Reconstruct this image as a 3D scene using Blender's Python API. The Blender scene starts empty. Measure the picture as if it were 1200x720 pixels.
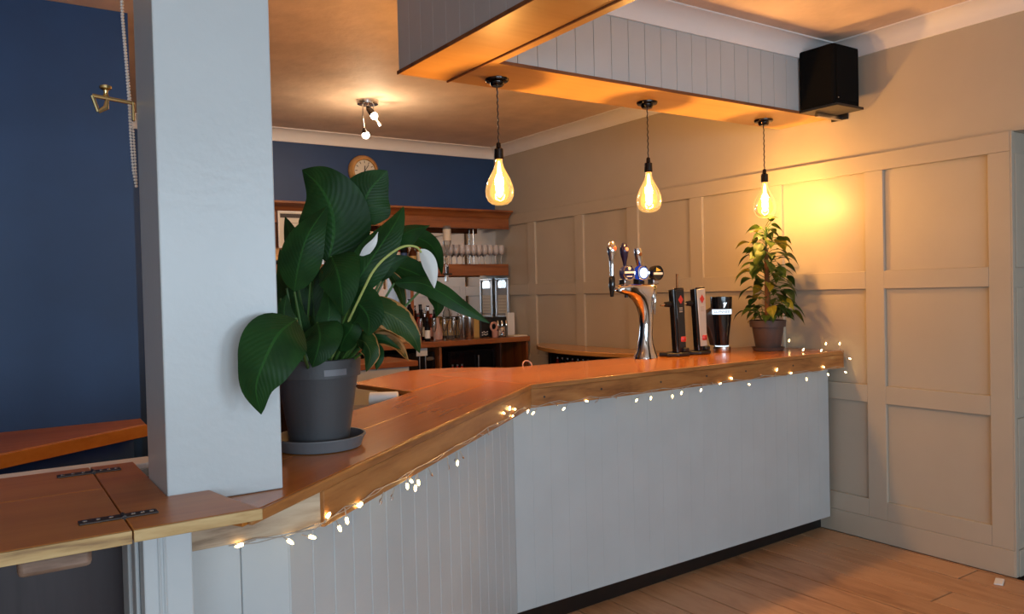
import bpy, bmesh, math, random
from mathutils import Vector, Matrix
random.seed(7)
scene = bpy.context.scene
COL = scene.collection

# ------------------------------------------------------------------ camera
H = 1.5
YAW, PITCH, ROLL, FPX = 0.59098, -0.0193, -0.02416, 931.6
CF = Vector((math.sin(YAW)*math.cos(PITCH), math.cos(YAW)*math.cos(PITCH), math.sin(PITCH)))
_r = Vector((math.cos(YAW), -math.sin(YAW), 0)); _u = _r.cross(CF)
CR = _r*math.cos(ROLL) + _u*math.sin(ROLL)
CU = -_r*math.sin(ROLL) + _u*math.cos(ROLL)
C0 = Vector((0, 0, H))
cam_d = bpy.data.cameras.new('camera'); cam = bpy.data.objects.new('camera', cam_d); COL.objects.link(cam)
cam_d.sensor_fit = 'HORIZONTAL'; cam_d.sensor_width = 36; cam_d.lens = 36*FPX/1200; cam_d.clip_start = .05
cam.matrix_world = Matrix(((CR.x, CU.x, -CF.x, C0.x), (CR.y, CU.y, -CF.y, C0.y), (CR.z, CU.z, -CF.z, C0.z), (0, 0, 0, 1)))
scene.camera = cam
def ray(px, py): return CF + CR*((px-600)/FPX) - CU*((py-360)/FPX)
def on(px, py, ax, v):
    d = ray(px, py); return C0 + d*((v-C0[ax])/d[ax])
def PX(px, py, x): return on(px, py, 0, x)
def PY(px, py, y): return on(px, py, 1, y)
def PZ(px, py, z): return on(px, py, 2, z)
def PD(px, py, d): return C0 + ray(px, py)*d

# ------------------------------------------------------------------ light
scene.view_settings.view_transform = 'Standard'; scene.view_settings.look = 'None'
scene.view_settings.gamma = 1; scene.view_settings.use_curve_mapping = False
scene.view_settings.exposure = 0.0
W = bpy.data.worlds.new('sky'); scene.world = W; W.use_nodes = True
W.node_tree.nodes['Background'].inputs[0].default_value = (.62, .8, 1, 1)
W.node_tree.nodes['Background'].inputs[1].default_value = 1.0
def area(name, loc, target, sx, sy, power, col):
    l = bpy.data.lights.new(name, 'AREA'); l.shape = 'RECTANGLE'; l.size = sx; l.size_y = sy
    l.energy = power; l.color = col
    o = bpy.data.objects.new(name, l); COL.objects.link(o); o.location = loc
    o.rotation_euler = (Vector(target)-Vector(loc)).to_track_quat('-Z', 'Y').to_euler(); return o
def point(name, loc, power, col, r=.03):
    l = bpy.data.lights.new(name, 'POINT'); l.energy = power; l.color = col; l.shadow_soft_size = r
    o = bpy.data.objects.new(name, l); COL.objects.link(o); o.location = loc; return o
DAY = (.64, .83, 1)
WARM = (1, .585, .27)
WIN = [(-1.9, 1.7), (.3, 1.7), (2.5, 1.7)]          # windows in the wall behind the camera: centre x, width
for i, (wx, ww) in enumerate(WIN):
    area('window_rear_offscreen', (wx, -3.52, 1.65), (wx, 0, 1.45), ww-.04, 1.46, 68, DAY)

# ------------------------------------------------------------------ materials
MATS = {}
def mat(name): 
    m = bpy.data.materials.new(name); m.use_nodes = True; MATS[name] = m
    return m, m.node_tree.nodes, m.node_tree.links, m.node_tree.nodes['Principled BSDF']
def c4(c): return (c[0], c[1], c[2], 1)
def paint(name, col, rough=.5, bump=.02, scale=60, var=.06, metal=0, coat=0, spec=.5):
    m, n, l, b = mat(name)
    b.inputs['Roughness'].default_value = rough; b.inputs['Metallic'].default_value = metal
    b.inputs['Coat Weight'].default_value = coat; b.inputs['Specular IOR Level'].default_value = spec
    tc = n.new('ShaderNodeTexCoord'); ns = n.new('ShaderNodeTexNoise'); ns.inputs['Scale'].default_value = 4; ns.inputs['Detail'].default_value = 5
    l.new(tc.outputs['Object'], ns.inputs['Vector'])
    rp = n.new('ShaderNodeValToRGB'); l.new(ns.outputs['Fac'], rp.inputs['Fac'])
    rp.color_ramp.elements[0].position = .3; rp.color_ramp.elements[1].position = .7
    rp.color_ramp.elements[0].color = c4([x*(1-var) for x in col]); rp.color_ramp.elements[1].color = c4([min(1, x*(1+var)) for x in col])
    l.new(rp.outputs['Color'], b.inputs['Base Color'])
    if bump:
        n2 = n.new('ShaderNodeTexNoise'); n2.inputs['Scale'].default_value = scale; n2.inputs['Detail'].default_value = 4
        l.new(tc.outputs['Object'], n2.inputs['Vector'])
        bp = n.new('ShaderNodeBump'); bp.inputs['Strength'].default_value = bump*5; bp.inputs['Distance'].default_value = .004
        l.new(n2.outputs['Fac'], bp.inputs['Height']); l.new(bp.outputs['Normal'], b.inputs['Normal'])
    return m
def wood(name, cs, axis=0, ang=0, scale=1.0, rough=.35, coat=0, stretch=9, bump=.1, knots=True, rvar=.12):
    """grain runs along local x (after turning by ang) or along z when axis == 2, y when axis == 1"""
    m, n, l, b = mat(name)
    b.inputs['Roughness'].default_value = rough; b.inputs['Coat Weight'].default_value = coat; b.inputs['Coat Roughness'].default_value = .12
    tc = n.new('ShaderNodeTexCoord'); oi = n.new('ShaderNodeObjectInfo')
    mp = n.new('ShaderNodeMapping'); mp.vector_type = 'TEXTURE'; mp.inputs['Rotation'].default_value = (0, 0, ang)
    sc = [1, 1, 1]; sc[axis] = stretch
    mp.inputs['Scale'].default_value = [s/scale for s in sc]
    ad = n.new('ShaderNodeVectorMath'); ad.operation = 'ADD'
    rv = n.new('ShaderNodeMath'); rv.operation = 'MULTIPLY'; rv.inputs[1].default_value = 37
    l.new(oi.outputs['Random'], rv.inputs[0]); l.new(tc.outputs['Object'], ad.inputs[0]); l.new(rv.outputs[0], ad.inputs[1])
    l.new(ad.outputs[0], mp.inputs['Vector'])
    n1 = n.new('ShaderNodeTexNoise'); n1.inputs['Scale'].default_value = 9; n1.inputs['Detail'].default_value = 6; n1.inputs['Distortion'].default_value = 1.2 if knots else .3
    n2 = n.new('ShaderNodeTexNoise'); n2.inputs['Scale'].default_value = 70; n2.inputs['Detail'].default_value = 3
    l.new(mp.outputs[0], n1.inputs['Vector']); l.new(mp.outputs[0], n2.inputs['Vector'])
    mx = n.new('ShaderNodeMath'); mx.operation = 'MULTIPLY_ADD'; mx.inputs[1].default_value = .3
    l.new(n2.outputs['Fac'], mx.inputs[0]); 
    m2 = n.new('ShaderNodeMath'); m2.operation = 'MULTIPLY_ADD'; m2.inputs[1].default_value = rvar; l.new(oi.outputs['Random'], m2.inputs[0]); l.new(n1.outputs['Fac'], m2.inputs[2])
    l.new(m2.outputs[0], mx.inputs[2])
    rp = n.new('ShaderNodeValToRGB'); l.new(mx.outputs[0], rp.inputs['Fac'])
    e = rp.color_ramp.elements; e[0].position = .48; e[1].position = .92
    e[0].color = c4(cs[0]); e[1].color = c4(cs[-1])
    if len(cs) == 3: k = e.new(.66); k.color = c4(cs[1])
    l.new(rp.outputs['Color'], b.inputs['Base Color'])
    if bump:
        bp = n.new('ShaderNodeBump'); bp.inputs['Strength'].default_value = bump; bp.inputs['Distance'].default_value = .002
        l.new(mx.outputs[0], bp.inputs['Height']); l.new(bp.outputs['Normal'], b.inputs['Normal'])
    return m
def plain(name, col, rough=.4, metal=0, coat=0): return paint(name, col, rough, 0, 1, .03, metal, coat)
def emit(name, col, s):
    m, n, l, b = mat(name); e = n.new('ShaderNodeEmission'); e.inputs[0].default_value = c4(col); e.inputs[1].default_value = s
    l.new(e.outputs[0], n['Material Output'].inputs['Surface']); return m
def glass(name, tint=(1, 1, 1), fres=1.45, rough=.03, glow=None, body=0.0, bodycol=(1, 1, 1)):
    m, n, l, b = mat(name)
    t = n.new('ShaderNodeBsdfTransparent'); t.inputs[0].default_value = c4(tint)
    g = n.new('ShaderNodeBsdfGlossy'); g.inputs['Roughness'].default_value = rough; g.inputs[0].default_value = (1, 1, 1, 1)
    f = n.new('ShaderNodeFresnel'); f.inputs[0].default_value = fres
    mx = n.new('ShaderNodeMixShader'); l.new(f.outputs[0], mx.inputs[0]); l.new(t.outputs[0], mx.inputs[1]); l.new(g.outputs[0], mx.inputs[2])
    out = mx
    if body:
        d = n.new('ShaderNodeBsdfDiffuse'); d.inputs[0].default_value = c4(bodycol)
        m2 = n.new('ShaderNodeMixShader'); m2.inputs[0].default_value = body
        l.new(out.outputs[0], m2.inputs[1]); l.new(d.outputs[0], m2.inputs[2]); out = m2
    if glow:
        e = n.new('ShaderNodeEmission'); e.inputs[0].default_value = c4(glow[0]); e.inputs[1].default_value = glow[1]
        ad = n.new('ShaderNodeAddShader'); l.new(out.outputs[0], ad.inputs[0]); l.new(e.outputs[0], ad.inputs[1]); out = ad
    l.new(out.outputs[0], n['Material Output'].inputs['Surface']); return m
def leafmat(name, c1, c2, vein, scale=14, edge=None):
    m, n, l, b = mat(name); b.inputs['Roughness'].default_value = .45; b.inputs['Specular IOR Level'].default_value = .22
    uv = n.new('ShaderNodeTexCoord'); sp = n.new('ShaderNodeSeparateXYZ'); l.new(uv.outputs['UV'], sp.inputs[0])
    ns = n.new('ShaderNodeTexNoise'); ns.inputs['Scale'].default_value = scale; l.new(uv.outputs['Object'], ns.inputs['Vector'])
    rp = n.new('ShaderNodeValToRGB'); l.new(ns.outputs['Fac'], rp.inputs['Fac'])
    rp.color_ramp.elements[0].position = .4; rp.color_ramp.elements[1].position = .62
    rp.color_ramp.elements[0].color = c4(c1); rp.color_ramp.elements[1].color = c4(c2)
    # side veins slant from the midrib: bands of (v - .35*|u|)
    ab = n.new('ShaderNodeMath'); ab.operation = 'ABSOLUTE'; l.new(sp.outputs[0], ab.inputs[0])
    ma = n.new('ShaderNodeMath'); ma.operation = 'MULTIPLY_ADD'; ma.inputs[1].default_value = -.28; l.new(ab.outputs[0], ma.inputs[0]); l.new(sp.outputs[1], ma.inputs[2])
    sn = n.new('ShaderNodeMath'); sn.operation = 'MULTIPLY'; sn.inputs[1].default_value = 110; l.new(ma.outputs[0], sn.inputs[0])
    si = n.new('ShaderNodeMath'); si.operation = 'SINE'; l.new(sn.outputs[0], si.inputs[0])
    lt = n.new('ShaderNodeMath'); lt.operation = 'LESS_THAN'; lt.inputs[1].default_value = .045; l.new(ab.outputs[0], lt.inputs[0])
    mx = n.new('ShaderNodeMix'); mx.data_type = 'RGBA'; l.new(lt.outputs[0], mx.inputs[0]); l.new(rp.outputs[0], mx.inputs[6]); mx.inputs[7].default_value = c4(vein)
    col = mx.outputs[2]
    if edge:
        n3 = n.new('ShaderNodeTexNoise'); n3.inputs['Scale'].default_value = 30; l.new(uv.outputs['Object'], n3.inputs['Vector'])
        e1 = n.new('ShaderNodeMath'); e1.operation = 'MULTIPLY_ADD'; e1.inputs[1].default_value = .55; l.new(n3.outputs['Fac'], e1.inputs[0]); l.new(ab.outputs[0], e1.inputs[2])
        e2 = n.new('ShaderNodeMath'); e2.operation = 'GREATER_THAN'; e2.inputs[1].default_value = edge[1]; l.new(e1.outputs[0], e2.inputs[0])
        m3 = n.new('ShaderNodeMix'); m3.data_type = 'RGBA'; l.new(e2.outputs[0], m3.inputs[0]); l.new(col, m3.inputs[6]); m3.inputs[7].default_value = c4(edge[0]); col = m3.outputs[2]
    l.new(col, b.inputs['Base Color'])
    bp = n.new('ShaderNodeBump'); bp.inputs['Strength'].default_value = .12; bp.inputs['Distance'].default_value = .002
    l.new(si.outputs[0], bp.inputs['Height']); l.new(bp.outputs[0], b.inputs['Normal'])
    tr = n.new('ShaderNodeBsdfTranslucent'); l.new(col, tr.inputs[0])
    ms = n.new('ShaderNodeMixShader'); ms.inputs[0].default_value = .18; l.new(b.outputs[0], ms.inputs[1]); l.new(tr.outputs[0], ms.inputs[2])
    l.new(ms.outputs[0], n['Material Output'].inputs['Surface'])
    return m

greige = paint('greige_paint', (.49, .435, .35), .42, .015, 80, .03)
grey_paint = paint('pale_grey_paint', (.49, .52, .53), .35, .02, 70, .04)
post_paint = paint('post_grey_paint', (.49, .52, .53), .3, .03, 50, .03)
bulk_paint = paint('bulkhead_paint', (.49, .52, .53), .45, .01, 70, .03)
white_paint = paint('coving_white', (.85, .83, .82), .5, .01, 70, .02)
ceil_mat = paint('textured_ceiling', (.76, .60, .48), .66, .22, 13, .10)
blue = paint('navy_paint', (.012, .055, .17), .5, .015, 80, .08)
jamb_mat = paint('jamb_greige', (.49, .435, .35), .45, .015, 70, .04)
out_wall = paint('bar_room_paint', (.55, .52, .48), .6, .01, 50, .03)
top_ang = wood('varnished_top_angled', [(.39, .125, .021), (.46, .16, .028), (.52, .195, .037)], 0, math.atan2(1.275, 1.525), 1.0, .24, .12, 9, 0, False)
top_main = wood('varnished_top_main', [(.39, .125, .021), (.46, .16, .028), (.52, .195, .037)], 0, 0, 1.0, .2, .15, 9, 0, False)
flap_mat = wood('flap_varnish', [(.39, .125, .021), (.46, .16, .028), (.52, .195, .037)], 0, 0, 1.0, .38, .05, 9, .05)
dull_top = wood('varnished_side_top', [(.39, .125, .021), (.46, .16, .028), (.52, .195, .037)], 0, 0, 1, .4, .05, 9, .03)
oak = wood('oak_edge', [(.20, .072, .018), (.34, .135, .036), (.44, .20, .06)], 0, 0, 1.6, .45, .1, 7, .12)
oak_ang = wood('oak_edge_angled', [(.20, .072, .018), (.34, .135, .036), (.44, .20, .06)], 0, math.atan2(1.275, 1.525), 1.6, .45, .1, 7, .12)
oak_pale = wood('oak_edge_pale', [(.22, .14, .08), (.42, .30, .19), (.55, .43, .29)], 0, 0, 2.2, .5, .05, 8, .15)
soffit_mat = wood('golden_soffit', [(.56, .30, .085), (.62, .35, .105), (.67, .40, .13)], 0, 0, .6, .35, .2, 9, .02)
red_wood = wood('red_brown_wood', [(.13, .035, .012), (.25, .075, .022), (.34, .12, .035)], 0, 0, 1.2, .35, .2, 9, .05)
red_woodz = wood('red_brown_wood_upright', [(.16, .045, .014), (.27, .085, .024), (.36, .13, .04)], 2, 0, 1.2, .35, .2, 9, .05)
block_wood = wood('worn_block', [(.10, .055, .035), (.2, .12, .08), (.34, .24, .18)], 0, 0, 2, .6, 0, 5, .1)
lip_oak = wood('golden_lipping', [(.24, .13, .045), (.46, .29, .11), (.60, .42, .19)], 0, 0, 2.4, .5, .05, 6, .12)
pale_wood = wood('pale_wood', [(.36, .20, .08), (.50, .30, .13), (.58, .37, .18)], 0, 0, 1.2, .45, 0, 9, .05)
side_wood = wood('side_counter_wood', [(.38, .17, .05), (.52, .26, .08), (.60, .33, .12)], 1, 0, 1.2, .25, .3, 9, .03)
floor_wood = wood('floor_oak', [(.25, .12, .055), (.38, .20, .095), (.48, .275, .145)], 1, 0, 1.3, .45, .03, 7, .12, True, .3)
dark_wood = wood('dark_interior_wood', [(.018, .008, .006), (.04, .018, .012), (.06, .027, .017)], 2, 0, 1.2, .4, .1, 9, .05)
dark_purple = wood('dark_door', [(.018, .012, .014), (.028, .019, .022), (.036, .025, .028)], 2, 0, 2, .5, 0, 12, .1, False)
black = plain('black_plastic', (.008, .008, .009), .35)
black_gloss = plain('black_gloss', (.006, .006, .008), .12, 0, .4)
speaker_mat = paint('speaker_black', (.005, .005, .005), .9, .05, 300, .05, spec=.1)
bronze = plain('black_nickel', (.06, .052, .05), .12, 1)
chrome = plain('chrome', (.82, .80, .79), .07, 1)
steel = plain('brushed_steel', (.6, .58, .56), .25, 1)
brass = plain('brass', (.62, .47, .22), .25, 1)
iron = plain('dark_hinge_iron', (.06, .045, .04), .45, .7)
copper = plain('copper', (.6, .28, .12), .25, 1)
mirror_m = plain('mirror', (.80, .80, .79), .015, 1)
white = plain('white', (.8, .78, .75), .45)
paper = plain('paper_cream', (.72, .66, .55), .6)
ink = plain('dark_print', (.05, .04, .04), .6)
red = plain('red', (.5, .04, .03), .35)
pot_grey = paint('pot_charcoal', (.052, .053, .058), .5, .03, 60, .15)
saucer_grey = paint('saucer_grey', (.12, .125, .135), .5, .03, 60, .1)
pot_brown = paint('pot_brown', (.085, .055, .046), .55, .03, 60, .12)
soil = paint('soil', (.02, .013, .008), .9, .2, 90, .3)
moss = paint('moss_pole', (.17, .07, .025), .9, .25, 70, .4)
clear = glass('clear_glass', (.96, .95, .93), 1.5, .02, None, .04, (.9, .85, .8))
bulb_glass = glass('amber_bulb_glass', (1, .80, .42), 1.45, .02, ((1, .52, .13), .85))
filament = emit('lit_filament', (1, .66, .27), 26)
spot_emit = emit('lit_spot_bulb', (1, .86, .62), 22)
fairy_emit = emit('lit_fairy_bulb', (1, .68, .26), 14)
badge_lit = emit('lit_badge', (.8, .9, 1), 1.5)
badge_blue = emit('lit_blue_badge', (.02, .05, .32), 1.0)
stem_green = plain('stem_green', (.05, .12, .02), .5)
stalk_pale = plain('pale_flower_stalk', (.42, .48, .14), .45)
spathe = plain('white_spathe', (.72, .74, .72), .5)
LEAF = [leafmat('lily_leaf', (.010, .042, .010), (.016, .064, .014), (.024, .10, .02)),
        leafmat('lily_leaf_plain', (.010, .042, .010), (.016, .064, .014), (.024, .10, .02)),
        leafmat('lily_leaf_inner', (.010, .042, .010), (.016, .064, .014), (.024, .10, .02)),
        leafmat('lily_leaf_browned', (.016, .05, .012), (.03, .07, .015), (.07, .11, .03), 14, ((.40, .20, .06), 1.17)),
        leafmat('lily_leaf_withered', (.05, .06, .012), (.30, .15, .04), (.45, .25, .08), 40, ((.46, .24, .08), .95))]
PLEAF = [leafmat('pothos_leaf', (.03, .075, .014), (.10, .15, .022), (.10, .17, .03), 25),
         leafmat('pothos_leaf_dark', (.018, .048, .012), (.045, .085, .018), (.05, .1, .02), 25),
         leafmat('pothos_leaf_yellow', (.22, .22, .02), (.40, .33, .035), (.40, .36, .06), 25)]

# ------------------------------------------------------------------ mesh helpers
WL = {}
class MB:
    def __init__(s): s.v = []; s.f = []; s.uv = None
    def add(s, v, f):
        k = len(s.v); s.v += [Vector(p) for p in v]; s.f += [tuple(i+k for i in q) for q in f]; return s
    def box(s, x0, x1, y0, y1, z0, z1):
        return s.add([(x0, y0, z0), (x1, y0, z0), (x1, y1, z0), (x0, y1, z0), (x0, y0, z1), (x1, y0, z1), (x1, y1, z1), (x0, y1, z1)],
                     [(0, 3, 2, 1), (4, 5, 6, 7), (0, 1, 5, 4), (1, 2, 6, 5), (2, 3, 7, 6), (3, 0, 4, 7)])
    def obox(s, c, ux, uy, uz):
        """box from centre and three half-axis vectors"""
        c, ux, uy, uz = map(Vector, (c, ux, uy, uz))
        vs = [c+ux*a+uy*b+uz*d for d in (-1, 1) for a, b in ((-1, -1), (1, -1), (1, 1), (-1, 1))]
        return s.add(vs, [(0, 3, 2, 1), (4, 5, 6, 7), (0, 1, 5, 4), (1, 2, 6, 5), (2, 3, 7, 6), (3, 0, 4, 7)])
    def prism(s, poly, z0, z1):
        n = len(poly)
        a = sum(poly[i][0]*poly[(i+1) % n][1]-poly[(i+1) % n][0]*poly[i][1] for i in range(n))
        if a < 0: poly = poly[::-1]
        v = [(p[0], p[1], z0) for p in poly]+[(p[0], p[1], z1) for p in poly]
        return s.add(v, [tuple(range(n))[::-1], tuple(range(n, 2*n))]+[(i, (i+1) % n, n+(i+1) % n, n+i) for i in range(n)])
    def extr(s, prof, a, b, ux, uz):
        """profile [(u,w)] in directions ux, uz swept from a to b"""
        a, b, ux, uz = map(Vector, (a, b, ux, uz)); n = len(prof)
        v = [a+ux*p+uz*q for p, q in prof]+[b+ux*p+uz*q for p, q in prof]
        return s.add(v, [tuple(range(n)), tuple(range(n, 2*n))[::-1]]+[(i, n+i, n+(i+1) % n, (i+1) % n) for i in range(n)])
    def lathe(s, prof, c=(0, 0, 0), seg=24, axis=2, cap=True):
        c = Vector(c); v = []; f = []
        def P(r, h, a):
            x, y = r*math.cos(a), r*math.sin(a)
            return c+Vector((x, y, h) if axis == 2 else ((x, h, y) if axis == 1 else (h, x, y)))
        for r, h in prof:
            for k in range(seg): v.append(P(max(r, 1e-4), h, 2*math.pi*k/seg))
        for i in range(len(prof)-1):
            for k in range(seg):
                a, b = i*seg+k, i*seg+(k+1) % seg
                f.append((a, b, b+seg, a+seg) if axis != 1 else (a, a+seg, b+seg, b))
        if cap:
            q = tuple(range(seg)); w = tuple(range((len(prof)-1)*seg, len(prof)*seg))
            f.append(q[::-1] if axis != 1 else q); f.append(w if axis != 1 else w[::-1])
        return s.add(v, f)
    def tube(s, pts, r, seg=8, cap=True):
        pts = [Vector(p) for p in pts]; n = len(pts); rs = r if isinstance(r, (list, tuple)) else [r]*n
        v = []; f = []; up = None
        for i, p in enumerate(pts):
            t = (pts[min(i+1, n-1)]-pts[max(i-1, 0)]).normalized()
            if up is None: up = Vector((0, 0, 1)) if abs(t.z) < .9 else Vector((1, 0, 0))
            a = t.cross(up).normalized(); b = a.cross(t).normalized(); up = b
            for k in range(seg):
                w = 2*math.pi*k/seg; v.append(p+(a*math.cos(w)+b*math.sin(w))*rs[i])
        for i in range(n-1):
            for k in range(seg):
                q, w = i*seg+k, i*seg+(k+1) % seg; f.append((q, w, w+seg, q+seg))
        if cap: f.append(tuple(range(seg))[::-1]); f.append(tuple(range((n-1)*seg, n*seg)))
        return s.add(v, f)
    def ball(s, c, r, seg=10, rings=6, sz=1):
        return s.lathe([(r*math.sin(math.pi*i/rings), -r*sz*math.cos(math.pi*i/rings)) for i in range(rings+1)], c, seg, 2, False)
    def loft(s, secs, seg=24):
        """secs: list of (z, x0, x1, y0, y1) super-ellipse sections"""
        v = []; f = []
        for z, x0, x1, y0, y1 in secs:
            cx, cy, a, b = (x0+x1)/2, (y0+y1)/2, (x1-x0)/2, (y1-y0)/2
            for k in range(seg):
                t = 2*math.pi*k/seg; ct, st = math.cos(t), math.sin(t)
                v.append((cx+a*math.copysign(abs(ct)**.75, ct), cy+b*math.copysign(abs(st)**.75, st), z))
        for i in range(len(secs)-1):
            for k in range(seg):
                q, w = i*seg+k, i*seg+(k+1) % seg; f.append((q, w, w+seg, q+seg))
        f.append(tuple(range(seg))[::-1]); f.append(tuple(range((len(secs)-1)*seg, len(secs)*seg)))
        return s.add(v, f)
    def build(s, name, m, parent=None, bevel=0, smooth=True, seg=2, angle=35):
        me = bpy.data.meshes.new(name)
        if parent is not None: off = WL[parent]
        else:
            xs = [p.x for p in s.v]; ys = [p.y for p in s.v]; zs = [p.z for p in s.v]
            off = Vector(((min(xs)+max(xs))/2, (min(ys)+max(ys))/2, min(zs)))
        me.from_pydata([p-off for p in s.v], [], s.f)
        if s.uv:
            ul = me.uv_layers.new(name='UVMap')
            for lp in me.loops: ul.data[lp.index].uv = s.uv[lp.vertex_index]
        me.update()
        if smooth:
            me.polygons.foreach_set('use_smooth', [True]*len(me.polygons)); me.set_sharp_from_angle(angle=math.radians(angle))
        me.materials.append(m)
        o = bpy.data.objects.new(name, me); COL.objects.link(o)
        if parent is not None: o.parent = parent
        else: o.location = off
        WL[o] = off
        if bevel:
            b = o.modifiers.new('Bevel', 'BEVEL'); b.width = bevel; b.segments = seg; b.limit_method = 'ANGLE'; b.angle_limit = math.radians(40)
        return o
def box(name, x0, x1, y0, y1, z0, z1, m, parent=None, bevel=0, smooth=False): return MB().box(x0, x1, y0, y1, z0, z1).build(name, m, parent, bevel, smooth)
def tag(o, label, cat=None, group=None, kind=None):
    if label: o['label'] = label
    if cat: o['category'] = cat
    if group: o['group'] = group
    if kind: o['kind'] = kind
    return o
def thing(name, label, cat, loc=(0, 0, 0), group=None, kind=None):
    o = bpy.data.objects.new(name, None); COL.objects.link(o); o.location = loc; o.empty_display_size = .1
    WL[o] = Vector(loc); return tag(o, label, cat, group, kind)
def dup(root, loc, rotz=0, label=None, group=None):
    r = root.copy(); COL.objects.link(r); r.location = loc; r.rotation_euler = (0, 0, rotz); WL[r] = Vector(loc)
    if label: r['label'] = label
    if group: r['group'] = group
    for ch in list(root.children):
        c = ch.copy(); COL.objects.link(c); c.parent = r
        for g in list(ch.children):
            d = g.copy(); COL.objects.link(d); d.parent = c
    return r
def copy_part(o, parent, dx=0, dy=0, dz=0, rz=None):
    c = o.copy(); COL.objects.link(c); c.parent = parent; c.location = o.location+Vector((dx, dy, dz)); return c
def text_mesh(txt, size):
    cu = bpy.data.curves.new('t', 'FONT'); cu.body = txt; cu.size = size; cu.extrude = .0006; cu.align_x = 'CENTER'; cu.align_y = 'CENTER'
    o = bpy.data.objects.new('t', cu); COL.objects.link(o)
    dg = bpy.context.evaluated_depsgraph_get(); me = bpy.data.meshes.new_from_object(o.evaluated_get(dg))
    bpy.data.objects.remove(o); bpy.data.curves.remove(cu); return me
def struct(o, label=None): return tag(o, label, kind='structure')

# ------------------------------------------------------------------ room shell
XW, YB, ZC = 4.283, 6.686, 2.92
XU = XW+.027                      # plane of the plain wall above the panelling
YR, XL = -3.5, -4.0
# floor
fl = struct(box('floor', XL, 5.2, YR-.2, YB+.1, -.06, -.012, dark_wood), 'bare oak floor boards')
fx = 1.5; bi = 0
while fx < XW-.005:
    w = min(.197, XW-.001-fx)
    y = YR+.01+random.random()*.9
    cuts = [YR+.005]
    while y < 2.7: cuts.append(y); y += 1.3+random.random()*1.3
    cuts.append(3.4)
    for a, b in zip(cuts[:-1], cuts[1:]):
        o = box('floor_board', fx+.004, fx+w-.004, a+.003, b-.003, -.012, random.uniform(-.0015, .001), floor_wood, fl, .003)
    fx += .197
box('floor_board', XL+.01, 1.498, YR+.01, YB, -.012, -.001, floor_wood, fl)
box('floor_board', 1.5, XW, 3.402, YB, -.012, -.001, floor_wood, fl)
struct(box('ceiling', XL, 5.2, YR-.2, YB+.1, ZC, ZC+.1, ceil_mat), 'textured plaster ceiling')
# rear wall with three windows behind the camera
wr = MB(); xs = [XL]
for cx, w in WIN: xs += [cx-w/2, cx+w/2]
xs.append(XU+.9)
for i in range(0, len(xs), 2): wr.box(xs[i], xs[i+1], YR-.15, YR, 0, ZC)
for cx, w in WIN: wr.box(cx-w/2, cx+w/2, YR-.15, YR, 0, .9); wr.box(cx-w/2, cx+w/2, YR-.15, YR, 2.4, ZC)
struct(wr.build('wall_rear', out_wall, smooth=False), 'painted wall with three windows')
for i, (cx, w) in enumerate(WIN):
    t = thing('window_%d' % (i+1), 'tall sash window', None, (cx, YR-.08, .9), kind='structure')
    m = MB()
    for a in (cx-w/2, cx-.025, cx+w/2-.05): m.box(a, a+.05, YR-.11, YR-.05, .9, 2.4)
    for a in (.9, 1.62, 2.35): m.box(cx-w/2+.05, cx+w/2-.05, YR-.11, YR-.05, a, a+.05)
    m.build('window_frame', white_paint, t, smooth=False)
    box('pane', cx-w/2+.03, cx+w/2-.03, YR-.083, YR-.079, .93, 2.37, clear, t)
struct(box('wall_left', XL-.1, XL, YR, YB, 0, ZC, out_wall), 'painted side wall')
struct(box('wall_back', XL, XW+.3, YB, YB+.1, 0, ZC, blue), 'navy blue wall behind the bar')
# navy partition left of the post
struct(box('wall_partition', XL, .655, 4.314, 4.42, 0, ZC-.001, blue), 'navy blue partition wall left of the post')

# right wall with panelling
wl = MB()
wl.box(XU, XU+.12, 1.985, YB, 0, ZC)
wl.box(XU, XU+.12, .78, 1.985, 2.241, ZC)
wl.box(XU, XU+.12, YR, .78, 0, ZC)
wr_o = struct(wl.build('wall_right', greige, smooth=False), 'greige panelled wall')
ys = [(2.012, 2.578), (2.691, 3.262), (3.375, 3.938), (4.055, 4.602), (4.727, 5.278), (5.392, 5.982), (6.1, YB)]
rows = [(2.132, 1.568), (1.466, .908), (.806, .24)]
st = [1.906]+[e for p in ys for e in p]
for i in range(0, len(st)-1, 2):
    box('stile', XW, XU, st[i], st[i+1], .135, 2.141, greige, wr_o, .002)
for y0, y1 in ys:
    for z0, z1 in ((2.132, 2.141), (1.466, 1.568), (.806, .908), (.135, .24)):
        if z0 > 2: continue
        box('rail', XW, XU, y0+.0005, y1-.0005, z0, z1, greige, wr_o, .002)
    for z1, z0 in rows:
        box('panel', XW+.019, XU, y0+.001, y1-.001, z0+.001, z1-.001, greige, wr_o)
box('rail', XW, XU, 1.906, YB, 2.132+.0095, 2.241, greige, wr_o, .004)
struct(box('baseboard_right', XW-.002, XU, 1.904, YB, 0, .134, greige, None, .002), 'greige skirting under the panelling')
# doorway reveal beside the panelling
jm = struct(box('door_1', XU+.0005, 5.15, 1.907, 1.984, 0, 2.24, jamb_mat), 'pale grey door reveal at the end of the panelling')
for z0, z1 in ((.0, .134), (.24, .80), (.9, 1.46), (1.56, 2.13)):
    box('panel', XW+.03, 5.1, 1.892, 1.9055, z0, z1, jamb_mat, jm, .003)
box('jamb_edge', XW+.0005, XU+.001, 1.897, 1.9055, 0, 2.24, jamb_mat, jm, .002)
struct(box('wall_passage', 5.15, 5.25, YR-.15, YB, 0, ZC, jamb_mat), 'pale wall beyond the doorway')

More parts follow.
